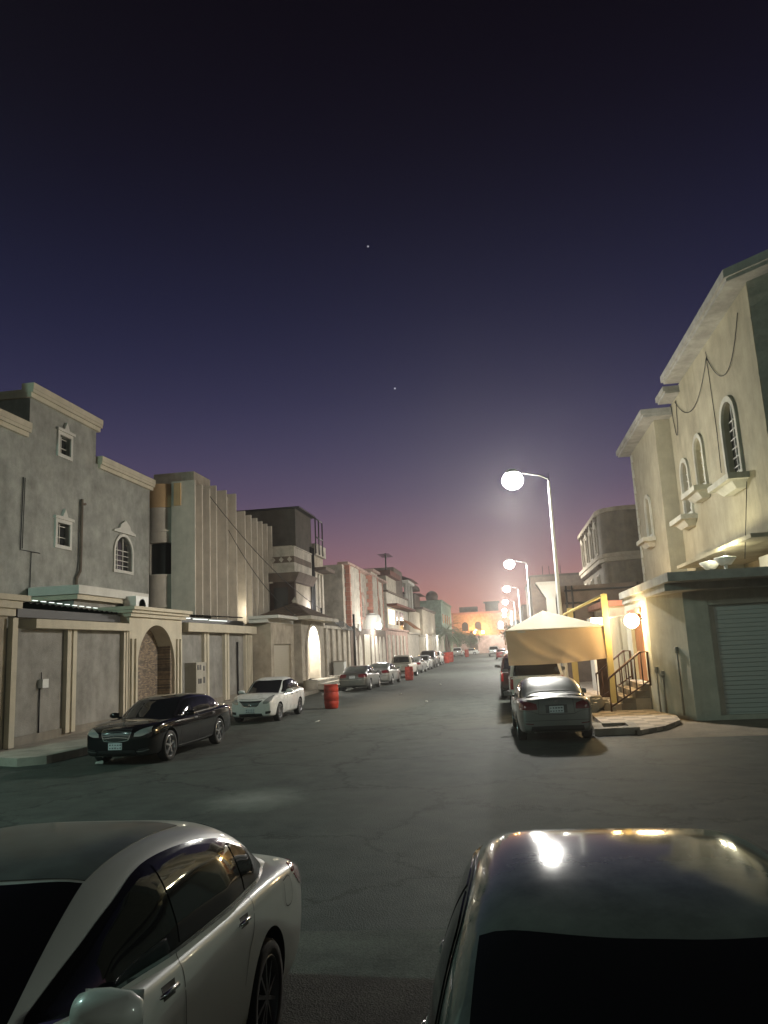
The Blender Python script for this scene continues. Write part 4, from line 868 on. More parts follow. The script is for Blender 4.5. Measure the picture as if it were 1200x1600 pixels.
    def strip(s, name, mat, ax, pts, w=.008, n=24, off=.002, perp=None, parent=None):
        P = cr([(p[0],p[1],0) for p in pts], n); top, bot = [], []
        mb = MB(); rows = []
        for i, p in enumerate(P):
            t = (P[min(i+1,n-1)]-P[max(i-1,0)]).normalized(); q = Vector((-t.y,t.x,0))*w/2
            a, b = s.hit(ax, p.x+q.x, p.y+q.y, off), s.hit(ax, p.x-q.x, p.y-q.y, off)
            if a and b: rows.append((mb.bm.verts.new(a[0]), mb.bm.verts.new(b[0])))
        for A, B in zip(rows, rows[1:]):
            if (A[0].co-B[0].co).length < .3: mb._f([A[0],B[0],B[1],A[1]])
        return mb.build(name, mat, parent or s.root, 1)
    def glazing(s):
        sp = s.sp; hw = s.W/2; gl = sp.get('glass','carglass')
        for nm, ax in (('windshield','T'),('rear_window','T')):
            if nm not in sp: continue
            (da, wa), (db, wb) = sp[nm]       # base: d, half width; head
            c = sp['plan'][0 if nm == 'windshield' else 1]; cb = .12 if nm == 'windshield' else -.1
            base = [(-wa,da+cb*1.0),(-wa*.5,da+cb*.25),(0,da),(wa*.5,da+cb*.25),(wa,da+cb)]
            head = [(-wb,db+cb*.9),(-wb*.5,db+cb*.2),(0,db),(wb*.5,db+cb*.2),(wb,db+cb*.9)]
            s.patch(nm, gl if nm == 'windshield' else sp.get('rglass', gl), 'T', head, base, 22, 14)
        if 'rear_glass' in sp: z0, z1, w0, w1 = sp['rear_glass']; s.patch('rear_window', gl, 'B', [(-w1,z1-.02),(0,z1),(w1,z1-.02)], [(-w0,z0),(0,z0),(w0,z0)], 16, 10)
        if 'glass_roof' in sp: (da, wa), (db, wb) = sp['glass_roof']; s.patch('glass_roof', sp.get('groof','dustglass'), 'T', [(-wb,db-.03),(0,db),(wb,db-.03)], [(-wa,da+.09),(-wa*.5,da+.02),(0,da),(wa*.5,da+.02),(wa,da+.09)], 20, 14)
        for ax in 'RL':
            if 'dlo' in sp: s.patch('window_surround', 'surround', ax, sp['dlo'][0], sp['dlo'][1], 40, 14, .006)
            for (top, bot) in sp['win']:
                o = s.patch('side_window', gl, ax, top, bot, 24, 14, .010)
            if 'win_trim' in sp:
                for pts in sp['win_trim']: s.strip('window_trim', sp.get('trim_mat','chrome'), ax, pts, sp.get('trim_w',.018), 30, .012)
            for pts in sp.get('seams', []): s.strip('door_seam', 'black', ax, pts, .007, 26)
            for (d, z) in sp.get('handles', []):
                h = s.hit(ax, d, z, 0)
                if not h: continue
                p, nrm = h; sg = 1 if ax == 'R' else -1; mb = MB()
                mb.tube([(p.x-sg*.005,p.y+.095,p.z-.008),(p.x+sg*.012,p.y+.07,p.z),(p.x+sg*.016,p.y,p.z+.003),(p.x+sg*.012,p.y-.07,p.z),(p.x-sg*.005,p.y-.095,p.z-.004)], [.008,.011,.012,.011,.008], 8)
                o = mb.build('door_handle', sp.get('handle_mat', sp['paint']), s.root, 1); s.patch('handle_cup', 'black', ax, [(d-.07,z+.028),(d+.07,z+.028)], [(d-.06,z-.03),(d+.06,z-.03)], 6, 4, .002, o, .004)
            # mirror
            d, z = sp['mirror']; sg = 1 if ax == 'R' else -1; x = hw*.93*sg; mb = MB()
            mb.lathe([(0,-.125),(.05,-.12),(.085,-.08),(.1,0),(.095,.06),(.07,.11),(0,.125)], (0,0,0), 'x', 18)
            for v in mb.bm.verts:
                v.co.z *= .72; v.co.y = v.co.y*.85 if v.co.y > 0 else v.co.y*.35
                v.co.x *= 1.02
            bmesh.ops.translate(mb.bm, vec=(x+sg*.16,s.Y(d),z+.03), verts=mb.bm.verts); mb.tube([(x-sg*.06,s.Y(d)+.02,z-.05),(x+sg*.06,s.Y(d)+.01,z-.02)], .03, 8)
            mo = mb.build('mirror', sp.get('mirror_mat', sp['paint']), s.root, 1, 1.2)
            MB().hexa([(x+sg*.05,s.Y(d)-.04,z-.03),(x+sg*.27,s.Y(d)-.04,z-.03),(x+sg*.27,s.Y(d)-.037,z-.03),(x+sg*.05,s.Y(d)-.037,z-.03),(x+sg*.05,s.Y(d)-.04,z+.085),(x+sg*.27,s.Y(d)-.04,z+.085),(x+sg*.27,s.Y(d)-.037,z+.085),(x+sg*.05,s.Y(d)-.037,z+.085)]).build('mirror_glass', 'chrome', mo, 1)
            if sp.get('mirror_lamp'): MB().tube([(x+sg*.1,s.Y(d)+.085,z+.0),(x+sg*.2,s.Y(d)+.075,z+.005),(x+sg*.275,s.Y(d)+.02,z+.01)], .013, 8).build('turn_signal', 'clear', mo, 1)
    def trim(s):
        sp = s.sp
        for (nm, mat, ax, top, bot) in sp['patches']:
            pr = sp.get('sym', ())
            s.patch(nm, mat, ax, top, bot, 14, 7, .006)
            if min(p[0] for p in top) > .02 and ax in 'FBT': s.patch(nm, mat, ax, [(-p[0],p[1]) for p in top], [(-p[0],p[1]) for p in bot], 14, 7, .006)
            elif ax == 'R': s.patch(nm, mat, 'L', top, bot, 14, 7, .006)
        for (nm, mat, ax, pts, w) in sp.get('strips', []):
            s.strip(nm, mat, ax, pts, w, 24, .007)
            if min(p[0] for p in pts) > .02 and ax in 'FBT': s.strip(nm, mat, ax, [(-p[0],p[1]) for p in pts], w, 24, .007)
            elif ax == 'R': s.strip(nm, mat, 'L', pts, w, 24, .007)
        for end in sp.get('plates', ('F','B')):
            z = sp['plate_z'][0 if end == 'F' else 1]; h = s.hit(end, 0, z, 0)
            y = max(s.hit(end, x, zz, 0)[0].y*(1 if end == 'F' else -1) for x in (-.2,0,.2) for zz in (z-.06,z+.06)); sg = 1 if end == 'F' else -1; y *= sg
            w = sp.get('plate_w', .17)
            p = MB().hexa([(-w,y-sg*.01,z-.075),(w,y-sg*.01,z-.075),(w,y+sg*.016,z-.075),(-w,y+sg*.016,z-.075),(-w,y-sg*.01,z+.075),(w,y-sg*.01,z+.075),(w,y+sg*.016,z+.075),(-w,y+sg*.016,z+.075)]).build('licence_plate', 'plate', s.root, 1)
            mb = MB(); rn = random.Random(int(w*1000)+int(z*100))
            for r_, zz in enumerate((z+.018,z-.05)):
                for k in range(5):
                    x = -w*.8+k*w*.38; a = rn.uniform(.012,.024); mb.box(x-a,x+a,min(y+sg*.0165,y+sg*.019),max(y+sg*.0165,y+sg*.019),zz,zz+rn.uniform(.02,.034))
            mb.build('plate_characters', 'platemark', p, 1)
        if 'spoiler' in sp:
            d, z, w, hgt = sp['spoiler']; mb = MB(); rows = []
            for i in range(25):
                t = -1+2*i/24; x = w*t; e = abs(t)**6; zc = z+hgt*(1-e)+.015*(1-t*t); yc = s.Y(d)+.06*t*t
                rows.append([mb.bm.verts.new(q) for q in ((x,yc+.1,zc-.01),(x,yc+.02,zc+.022),(x,yc-.12,zc+.028),(x,yc-.13,zc+.005),(x,yc,zc-.012))])
            for A, B in zip(rows, rows[1:]):
                for k in range(5): f = mb._f([A[k],A[(k+1)%5],B[(k+1)%5],B[k]]); f.smooth = True
            mb._f(rows[0]); mb._f(rows[-1][::-1]); mb.build('spoiler', sp['paint'], s.root, 1, .9)
            
    def wheels(s):
        sp = s.sp; r, w = sp['tr'], sp.get('tw',.215); rr = sp.get('rr', r*.68); nsp = sp.get('spokes', 5)
        proto = {}
        for sg in (1,-1):
            first = None
            for d in (sp['fo'], sp['fo']+sp['wb']):
                cx, cy = sg*(s.W/2-w/2-.012), s.Y(d)
                wh = MB().lathe([(0,-.06),(rr*.5,-.06),(rr*.55,-.09)], (cx-sg*.02,cy,r), 'x', 20).build('wheel', 'darkm', s.root, 1)
                hw = w/2; pr = [(rr*.98,-hw*.86),(rr*1.06,-hw),(r*.93,-hw*1.0),(r*.985,-hw*.82),(r,-hw*.5),(r,hw*.5),(r*.985,hw*.82),(r*.93,hw),(rr*1.06,hw),(rr*.98,hw*.86)]
                MB().lathe(pr, (cx,cy,r), 'x', 40).build('tyre', 'rubber', wh, 1)
                m = MB(); o = hw*.9*sg
                m.lathe([(rr*1.0,-hw*.8),(rr*1.03,hw*.88*sg),(rr*.97,hw*.95*sg),(rr*.92,hw*.84*sg),(rr*.9,-hw*.3*sg)], (cx,cy,r), 'x', 40)
                m.lathe([(rr*.93,-.015),(0,-.015)], (cx+sg*hw*.02,cy,r), 'x', 32)
                m.lathe([(0,.0),(rr*.17,.0),(rr*.2,-sg*.03)], (cx+sg*hw*.84,cy,r), 'x', 20)
                m.mi = 1
                m.lathe([(rr*.915,0),(rr*.2,0)], (cx+sg*hw*.06,cy,r), 'x', 32); m.mi = 0
                dbl = sp.get('dbl', 0)
                for k in range(nsp):
                    for off in ((-.13,.13) if dbl else (0,)):
                        a = 2*math.pi*k/nsp+.3+off; ca, sa = math.cos(a), math.sin(a)
                        def P(rad, tq, xx): return (cx+sg*xx, cy+ca*rad-sa*tq, r+sa*rad+ca*tq)
                        wi, wo = (rr*.075, rr*.06) if dbl else (rr*.15*5/nsp, rr*.115*5/nsp)
                        m.hexa([P(rr*.14,-wi,hw*.45),P(rr*.93,-wo,hw*.4),P(rr*.93,wo,hw*.4),P(rr*.14,wi,hw*.45),P(rr*.14,-wi*.6,hw*.85),P(rr*.93,-wo*.7,hw*.78),P(rr*.93,wo*.7,hw*.78),P(rr*.14,wi*.6,hw*.85)])
                m.build('rim', [sp.get('rim','alloy'),'black'], wh, 1, .8)
# ---- sedan proportions shared by several cars
def sedan(**kw):
    L, W, H = kw['L'], kw['W'], kw['H']; fo, wb = kw['fo'], kw['wb']; q = kw.get('hood', .9); b = kw.get('belt', .93); t = kw.get('deck', 1.04)
    dr = fo+wb; n = kw.get('nose', 0); tw = kw.get('tailw', 0)
    sp = dict(st=[(.0,.80,.27,.42+n*.5,.56+n,.60+n),(.04,.86,.22,.43+n*.5,.60+n,.65+n),(.22,.94,.19,.48+n*.4,.68+n*.9,.735+n*.9),(.55,.985,.19,.54+n*.2,q-.13+n*.3,q-.07+n*.3),(fo+.1,1.0,.19,.58,q-.03,q-.0),(fo+.5,1.0,.19,.6,b-.03,b+.01),(fo+1.2,1.0,.19,.6,b-.015,b-.02),(dr-.7,1.0,.19,.61,b+.01,b),(dr-.1,1.0,.2,.63,b+.03,t-.03),(L-.55,.985+tw*.4,.21,.64,b+.03,t),(L-.2,.93+tw,.24,.62,b+.0,t),(L-.05,.87+tw*1.2,.28,.58,b-.06,t-.03),(L,.80+tw*1.2,.33,.52,b-.16,t-.16)],
      bulge=(.13,.07), roof=[(fo+.28,b+.0),(fo+.75,b+.2),(fo+1.2,H-.10),(fo+1.65,H-.015),(fo+2.05,H),(dr-.25,H-.05),(dr+.12,H-.15),(dr+.5,t+.06),(dr+.75,t+.0)],
      base=[(fo+.2,b-.12),(fo+1,b-.1),(dr,b-.06),(dr+.8,b-.02)], gw=[(fo+.2,.80),(fo+.7,.90),(fo+1.3,.955),(dr-.6,.96),(dr,.93),(dr+.75,.80)], belt=b, tum=.2, plan=(.3,.2), arch=kw['tr']+.055,
      windshield=((fo+.36,W*.36),(fo+1.18,W*.315)), rear_window=((dr+.56,W*.345),(dr-.12,W*.29)),
      win=[([(fo+.72,b+.035),(fo+.95,b+.165),(fo+1.25,H-.165),(fo+1.62,H-.125)],[(fo+.72,b+.025),(fo+1.62,b+.035)]),
           ([(fo+1.70,H-.122),(fo+2.05,H-.12),(dr-.35,H-.155)],[(fo+1.70,b+.035),(dr-.33,b+.05)]),
           ([(dr-.30,H-.165),(dr-.05,H-.235),(dr+.18,b+.1)],[(dr-.28,b+.052),(dr+.19,b+.075)])],
      dlo=([(fo+.68,b+.045),(fo+.93,b+.185),(fo+1.25,H-.145),(fo+1.65,H-.105),(fo+2.05,H-.1),(dr-.35,H-.135),(dr-.05,H-.215),(dr+.22,b+.10)],[(fo+.68,b+.012),(fo+1.65,b+.02),(dr+.24,b+.062)]),
      mirror=(fo+.83,b+.03), handles=[(fo+1.5,b-.1),(dr-.42,b-.08)], plate_z=(.42,.62),
      seams=[[(fo+.55,b-.1),(fo+.57,.6),(fo+.62,.28)],[(fo+1.66,b+.02),(fo+1.68,.6),(fo+1.66,.27)],[(dr-.3,b+.03),(dr-.33,b-.15),(dr-.42,.7),(dr-.48,.55)],[(fo+.62,.275),(fo+1.66,.265),(dr-.5,.28)]], patches=[])
    sp.update(kw); return sp
PLACED = []
def place(c, x, y, rz=0, z=0): PLACED.append((c, x, y, rz, z))
PI = math.pi
M['p_white'] = paint('white_paint', (.62,.62,.60), .2, dust=.2); M['p_fgwhite'] = paint('pearl_paint', (.58,.59,.54), .28, .0, .2, (.38,.385,.34), .5); M['p_dark'] = paint('dark_grey_paint', (.05,.05,.047), .07, .0, .85, (.22,.225,.205), .2); M['p_black'] = paint('black_paint', (.003,.003,.004), .04, .0, .01, (.1,.09,.08), .3); M['surround'] = plain('window_surround', (.006,.006,.006), .07, 0, .4)
M['p_silver'] = paint('grey_silver_paint', (.20,.205,.20), .3, .65, .3); M['p_gunmetal'] = paint('gunmetal_paint', (.085,.09,.085), .3, .5, .3); M['p_silv2'] = paint('light_silver_paint', (.36,.37,.36), .3, .6, .3); M['p_beige'] = paint('beige_paint', (.46,.42,.36), .3, .2, .3); M['p_red'] = paint('maroon_paint', (.02,.003,.004), .22, .2, .1); M['p_redcar'] = paint('red_paint', (.35,.02,.02), .22, .1, .15); M['p_darkcar'] = paint('charcoal_paint', (.05,.05,.055), .25, .3, .25)

# A: pearl sedan in the foreground
L,W,H,fo,wb,b = 4.82,1.835,1.45,.95,2.795,.95
A = sedan(L=L,W=W,H=H,fo=fo,wb=wb,tr=.33,rr=.235,belt=b,deck=1.05,hood=.92,paint='p_fgwhite',sub=4,spokes=10,rim='alloyd',tw=.22,mirror_lamp=1,handle_mat='chrome',
  glass_roof=((fo+.99,W*.305),(fo+2.15,W*.295)), windshield=((fo+.2,W*.36),(fo+.95,W*.305)), tailw=.05, mirror=(fo+.46,b+.05),
  roof=[(fo+.12,b),(fo+.56,b+.21),(fo+.98,H-.11),(fo+1.4,H-.025),(fo+1.9,H),(fo+2.45,H-.035),(fo+2.85,H-.14),(fo+3.25,1.14),(fo+3.5,1.07)],
  win=[([(fo+.56,b+.035),(fo+.78,b+.145),(fo+1.08,H-.225),(fo+1.37,H-.14)],[(fo+.52,b+.025),(fo+1.37,b+.035)]),([(fo+1.45,H-.13),(fo+1.9,H-.115),(fo+2.36,H-.16)],[(fo+1.45,b+.037),(fo+2.40,b+.055)]),([(fo+2.43,H-.175),(fo+2.7,H-.25),(fo+2.98,b+.115)],[(fo+2.46,b+.057),(fo+3.0,b+.085)])],
  dlo=([(fo+.50,b+.04),(fo+.76,b+.17),(fo+1.06,H-.21),(fo+1.4,H-.112),(fo+1.9,H-.095),(fo+2.38,H-.14),(fo+2.72,H-.23),(fo+3.05,b+.11)],[(fo+.46,b+.012),(fo+1.5,b+.022),(fo+3.07,b+.075)]),
  seams=[[(fo+.35,b-.1),(fo+.37,.6),(fo+.5,.28)],[(fo+1.41,b+.02),(fo+1.43,.6),(fo+1.41,.27)],[(fo+2.5,b+.03),(fo+2.45,b-.15),(fo+2.36,.7),(fo+2.3,.55)],[(fo+.5,.275),(fo+1.41,.265),(fo+2.3,.28)]], handles=[(fo+1.25,b-.1),(fo+2.3,b-.07)],
  patches=[('tail_light','redlens','B',[(.50,.90),(.66,.955),(.80,.965)],[(.50,.82),(.66,.80),(.81,.80)]),('tail_light','redlens','R',[(4.42,.985),(4.56,.97),(4.70,.93)],[(4.36,.945),(4.54,.83),(4.72,.80)]),
           ('headlight','clear','F',[(.45,.62),(.62,.70),(.80,.74)],[(.45,.55),(.62,.56),(.80,.62)]),('grille','black','F',[(-.4,.62),(0,.64),(.4,.62)],[(-.34,.45),(0,.44),(.34,.45)])],
  strips=[('window_trim','chrome','R',[(fo+.4,b+.004),(fo+1.5,b+.014),(fo+2.4,b+.035),(fo+3.08,b+.068)],.016),('fuel_flap_seam','black','R',[(4.08,.93),(4.24,.93),(4.25,.78),(4.09,.78),(4.08,.93)],.006),('character_line','p_fgwhite','R',[(1.2,.74),(2.6,.82),(3.6,.9),(4.4,.93)],.012)])
carA = Car('parked_sedan', 'dusty pearl white sedan with dark glass roof, big in the lower left corner', A)
carA.root.location = (-2.49,3.59,.09); carA.root.rotation_euler = (R(5.1),0,PI+.018)
# B: dark sedan in the foreground
L,W,H,fo,wb,b = 4.85,1.83,1.46,.97,2.78,.94
B_ = sedan(L=L,W=W,H=H,fo=fo,wb=wb,tr=.33,belt=b,deck=1.08,hood=.94,paint='p_dark',sub=4,gn=6.5,tum=.22,roof=[(fo+.08,b),(fo+.52,b+.22),(fo+.9,H-.10),(fo+1.25,H-.025),(fo+1.75,H),(fo+2.2,H-.012),(fo+2.5,H-.06),(fo+2.95,H-.2),(fo+3.35,1.12),(fo+3.5,1.08)],
  glass='carglass',windshield=((fo+.16,W*.37),(fo+.96,W*.335)),rear_window=((fo+3.25,W*.34),(fo+2.62,W*.30)),mirror=(fo+.55,b+.04),
  patches=[('tail_light','redlens','B',[(.5,.95),(.8,.98)],[(.5,.8),(.8,.78)]),('headlight','clear','F',[(.45,.64),(.8,.76)],[(.45,.55),(.8,.62)]),('grille','black','F',[(-.4,.62),(.4,.62)],[(-.34,.45),(.34,.45)])],
  strips=[('window_trim','chrome','R',[(fo+.7,b+.02),(fo+1.6,b+.028),(fo+2.5,b+.045)],.014)])
carB = Car('parked_sedan', 'dark grey sedan with street lamps mirrored in its roof, big in the lower right', B_)
carB.root.location = (.452,3.3,.02); carB.root.rotation_euler = (R(.6),0,PI-.02)
# C: black luxury sedan
L,W,H,fo,wb,b = 5.1,1.87,1.47,.87,3.04,.97
C_ = sedan(L=L,W=W,H=H,fo=fo,wb=wb,tr=.35,rr=.255,belt=b,deck=1.08,hood=.985,nose=.19,plate_z=(.46,.62),paint='p_black',mirror_mat='p_black',handle_mat='chrome',rim='alloy',trim_mat='chrome',
  win_trim=[[(fo+.62,b+.02),(fo+.95,b+.2),(fo+1.28,H-.135),(fo+1.7,H-.095),(fo+2.2,H-.1),(fo+wb-.2,H-.17),(fo+wb+.1,b+.17),(fo+wb+.26,b+.07)],[(fo+.62,b+.015),(fo+1.7,b+.025),(fo+wb+.26,b+.06)]],trim_w=.026,
  patches=[('grille','darkm','F',[(-.38,.83),(0,.86),(.38,.83)],[(-.30,.585),(0,.555),(.30,.585)]),('headlight','clear','F',[(.45,.74),(.60,.82),(.78,.865)],[(.44,.665),(.62,.675),(.81,.755)]),
           ('air_intake','black','F',[(-.45,.36),(0,.37),(.45,.36)],[(-.5,.25),(0,.24),(.5,.25)]),('air_intake','black','F',[(.55,.38),(.76,.41)],[(.52,.27),(.78,.30)]),
           ('tail_light','redlens','B',[(.48,.95),(.66,.98),(.8,.98)],[(.5,.80),(.66,.78),(.82,.78)]),('tail_light','redlens','R',[(4.75,.99),(4.9,.97),(5.0,.93)],[(4.78,.86),(4.9,.8),(5.02,.78)])],
  strips=[('grille_surround','chrome','F',[(-.38,.83),(-.2,.852),(0,.862),(.2,.852),(.38,.83)],.032),('grille_surround','chrome','F',[(-.30,.585),(0,.555),(.30,.585)],.02),('grille_surround','chrome','F',[(.38,.83),(.35,.7),(.30,.585)],.022)]+
         [('grille_slat','chrome','F',[(-.355+.014*k,.787-.05*k),(0,.817-.052*k),(.355-.014*k,.787-.05*k)],.018) for k in range(4)]+
         [('bumper_trim','chrome','F',[(.5,.33),(.64,.335),(.78,.37)],.014),('sill_trim','chrome','R',[(1.35,.30),(2.4,.29),(3.4,.31)],.016)])
carC = Car('parked_sedan', 'glossy black luxury sedan with chrome slatted grille parked by the left kerb', C_)
place(carC, -9.05, 19.6, PI-.02)
h = carC.hit('T', 0, .3, 0)[0]      # the upright ornament at the head of the bonnet
m = MB(); q = [(.038*math.cos(R(a)), h.y, h.z+.075+.038*math.sin(R(a))) for a in range(0,361,20)]; m.tube(q, .0045, 6)
for a in (90,210,330): m.tube([(0,h.y,h.z+.075),(.038*math.cos(R(a)),h.y,h.z+.075+.038*math.sin(R(a)))], [.006,.002], 6)
m.tube([(0,h.y,h.z-.01),(0,h.y,h.z+.037)], [.012,.005], 8); o = m.build('bonnet_star', 'chrome', None, 1); o.parent = carC.root
# D: white compact sedan
L,W,H,fo,wb,b = 4.45,1.70,1.51,.82,2.6,.96
D_ = sedan(L=L,W=W,H=H,fo=fo,wb=wb,tr=.31,rr=.2,belt=b,deck=1.08,hood=1.0,nose=.16,plate_z=(.44,.62),paint='p_white',rim='alloy',spokes=7,handle_mat='black',tum=.17,
  patches=[('grille','black','F',[(-.42,.78),(0,.765),(.42,.78)],[(-.24,.60),(0,.58),(.24,.60)]),('headlight','clear','F',[(.46,.73),(.58,.87),(.725,.94)],[(.46,.66),(.62,.675),(.745,.77)]),
           ('air_intake','black','F',[(-.42,.34),(0,.35),(.42,.34)],[(-.44,.24),(0,.23),(.44,.24)]),('fog_lamp','black','F',[(.54,.40),(.72,.42)],[(.54,.31),(.7,.33)]),
           ('tail_light','redlens','B',[(.48,.95),(.72,.98)],[(.5,.72),(.74,.72)]),('tail_light','redlens','R',[(4.2,.98),(4.34,.95)],[(4.26,.75),(4.38,.72)])],
  strips=[('grille_surround','chrome','F',[(-.42,.785),(-.33,.69),(-.24,.595),(0,.575),(.24,.595),(.33,.69),(.42,.785)],.022),('bonnet_seam','black','F',[(-.5,.84),(0,.82),(.5,.84)],.008),('bonnet_seam','black','T',[(.6,.35),(.66,.9),(.69,1.15)],.007)])
carD = Car('parked_sedan', 'clean white compact sedan facing the camera in front of the grey wall', D_)
place(carD, -9.1, 28.85, PI-.015)
h = carD.hit('F', 0, .63, .004)[0]; m = MB().lathe([(0,.0),(.05,0),(.055,-.012)], (0,h.y+.012,h.z), 'y', 20); m.build('badge', 'chrome', carD.root, 1)
# E: grey silver sedan on the right, rear view
L,W,H,fo,wb,b = 4.82,1.82,1.47,.95,2.775,.95
E_s = sedan(L=L,W=W,H=H,fo=fo,wb=wb,tr=.33,rr=.225,belt=b,deck=1.10,hood=.93,paint='p_silver',mirror_mat='black',spoiler=(4.62,1.10,.66,.085),rglass='dustglass',plate_z=(.42,.80),plate_w=.165,sub=4,
  patches=[('tail_light','redd','B',[(.46,.93),(.62,.975),(.80,.99)],[(.44,.80),(.62,.79),(.84,.80)]),('tail_light','redd','R',[(4.45,1.0),(4.6,.99),(4.74,.94)],[(4.5,.86),(4.62,.81),(4.76,.80)]),
           ('plate_recess','p_darkcar','B',[(-.25,.90),(0,.905),(.25,.90)],[(-.25,.72),(0,.715),(.25,.72)]),('rear_diffuser','black','B',[(-.6,.42),(0,.43),(.6,.42)],[(-.62,.31),(0,.31),(.62,.31)]),
           ('headlight','clear','F',[(.45,.64),(.8,.76)],[(.45,.55),(.8,.62)]),('grille','black','F',[(-.4,.62),(.4,.62)],[(-.34,.45),(.34,.45)])],
  strips=[('boot_seam','black','B',[(.40,1.02),(.405,.9),(.42,.70)],.008),('boot_seam','black','B',[(-.42,.69),(0,.68),(.42,.69)],.009),('bumper_seam','black','B',[(.42,.70),(.6,.76),(.85,.77)],.007),('bumper_crease','p_darkcar','B',[(-.8,.545),(0,.55),(.8,.545)],.012),('reflector','redd','B',[(.55,.47),(.74,.485)],.02),('brake_lamp','redd','T',[(-.12,3.5),(.12,3.5)],.02)])
carE = Car('parked_sedan', 'grey silver sedan with boot spoiler seen from behind, parked on the right', E_s)
place(carE, .98, 18.75+2.41, .035)
h = carE.hit('B', 0, .985, .004)[0]; m = MB()
for sx_,sz in ((.055,.036),(.022,.034),(.05,.014)):
    m.tube([(sx_*math.cos(R(a)),h.y-.006,h.z+(.016 if sz < .02 else 0)+sz*math.sin(R(a))) for a in range(0,361,20)], .004, 6)
o = m.build('badge', 'chrome', carE.root, 1)
MB().tube([(-.52,carE.Y(4.82)+.06,.30),(-.52,carE.Y(4.82)+.3,.30)], .035, 14).build('exhaust_pipe', 'chrome', carE.root, 1)
# F: grey sedan on the left, rear view
F_s = sedan(L=4.9,W=1.83,H=1.45,fo=.98,wb=2.85,tr=.33,rr=.225,belt=.95,deck=1.09,hood=.93,paint='p_gunmetal',sub=3,plate_z=(.42,.83),rglass='dustglass',
  patches=[('tail_light','redd','B',[(.36,.97),(.6,.99),(.82,.98)],[(.38,.80),(.62,.78),(.84,.80)]),('tail_light','redd','R',[(4.6,.99),(4.82,.95)],[(4.66,.86),(4.84,.8)]),('boot_panel','p_darkcar','B',[(-.35,.95),(.35,.95)],[(-.35,.72),(.35,.72)]),('headlight','clear','F',[(.45,.64),(.8,.76)],[(.45,.55),(.8,.62)]),('grille','black','F',[(-.4,.62),(.4,.62)],[(-.34,.45),(.34,.45)])],
  strips=[('bumper_trim','chrome','B',[(-.8,.66),(0,.67),(.8,.66)],.03)])
carF = Car('parked_sedan', 'dark grey sedan seen from behind past the red barrel on the left', F_s)
place(carF, -9.0, 44.6+2.4, -.02)
# SUV
def suv(**kw):
    L,W,H,fo,wb,b = kw['L'],kw['W'],kw['H'],kw['fo'],kw['wb'],kw['belt']; dr = fo+wb
    sp = dict(st=[(.0,.84,.36,.55,.85,.90),(.05,.90,.33,.56,.92,.98),(.25,.96,.32,.6,1.0,1.06),(fo,1.0,.32,.65,1.06,1.1),(fo+.6,1.0,.32,.68,b-.02,b),(fo+1.6,1.0,.32,.7,b-.01,b-.03),(dr,1.0,.33,.7,b,b-.02),(L-.35,.99,.36,.7,b,b-.02),(L-.1,.96,.40,.66,b,b-.02),(L-.02,.93,.44,.62,b-.03,b-.05),(L,.88,.47,.62,b-.09,b-.1)],
      bulge=(.10,.05), roof=[(fo+.45,b),(fo+.85,b+.3),(fo+1.2,H-.1),(fo+1.6,H-.01),(fo+2.4,H),(L-.6,H-.03),(L-.36,H-.09),(L-.25,b+.32),(L-.1,b-.02)], base=[(fo+.2,b-.15),(L,b-.12)], gw=[(fo+.4,.85),(fo+1.2,.955),(L-.6,.955),(L-.1,.93)], tum=.17, plan=(.25,.06), gn=7, arch=kw['tr']+.07,
      windshield=((fo+.52,W*.38),(fo+1.14,W*.34)), rear_glass=(b+.03,H-.17,W*.41,W*.36), crown=.02,
      win=[([(fo+.92,b+.04),(fo+1.1,b+.2),(fo+1.35,H-.17),(fo+1.75,H-.15)],[(fo+.92,b+.03),(fo+1.75,b+.03)]),([(fo+1.83,H-.15),(fo+2.75,H-.15)],[(fo+1.83,b+.03),(fo+2.75,b+.03)]),([(fo+2.85,H-.155),(L-.62,H-.18)],[(fo+2.85,b+.03),(L-.45,b+.04)])],
      mirror=(fo+1.05,b+.1), mirror_mat='black', handles=[(fo+1.6,b-.1),(fo+2.65,b-.1)], plate_z=(.6,.72), seams=[[(fo+.8,b),(fo+.8,.5)],[(fo+1.79,b),(fo+1.79,.45)],[(fo+2.8,b),(fo+2.78,.7)]], tw=.26,
      patches=[('tail_light','redlens','B',[(W*.415,b+.0),(W*.47,b-.01)],[(W*.415,b-.42),(W*.475,b-.42)]),('headlight','clear','F',[(.5,.88),(.85,.9)],[(.5,.7),(.85,.7)]),('grille','black','F',[(-.45,.88),(.45,.88)],[(-.42,.62),(.42,.62)]),('rear_bumper','black','B',[(-W*.42,.62),(W*.42,.62)],[(-W*.42,.5),(W*.42,.5)])],
      strips=[('tailgate_trim','chrome','B',[(-.5,b-.16),(.5,b-.16)],.05)])
    sp.update(kw); return sp
S1 = suv(L=5.1,W=1.98,H=1.92,fo=.98,wb=2.95,belt=1.2,tr=.39,paint='p_white',cat='suv')
carS = Car('parked_suv', 'white SUV with dark rear window half hidden under the tan canopy', S1)
place(carS, .98, 27.3+2.55, .0)
m = MB().box(-.97,-.70,-2.42,-2.38,.18,.6); m.build('mud_flap', 'rubber', carS.root, 1)
m = MB().tube([(-.06,-2.57,1.13),(.06,-2.57,1.13)], .03, 8); m.build('tailgate_handle', 'black', carS.root, 1)
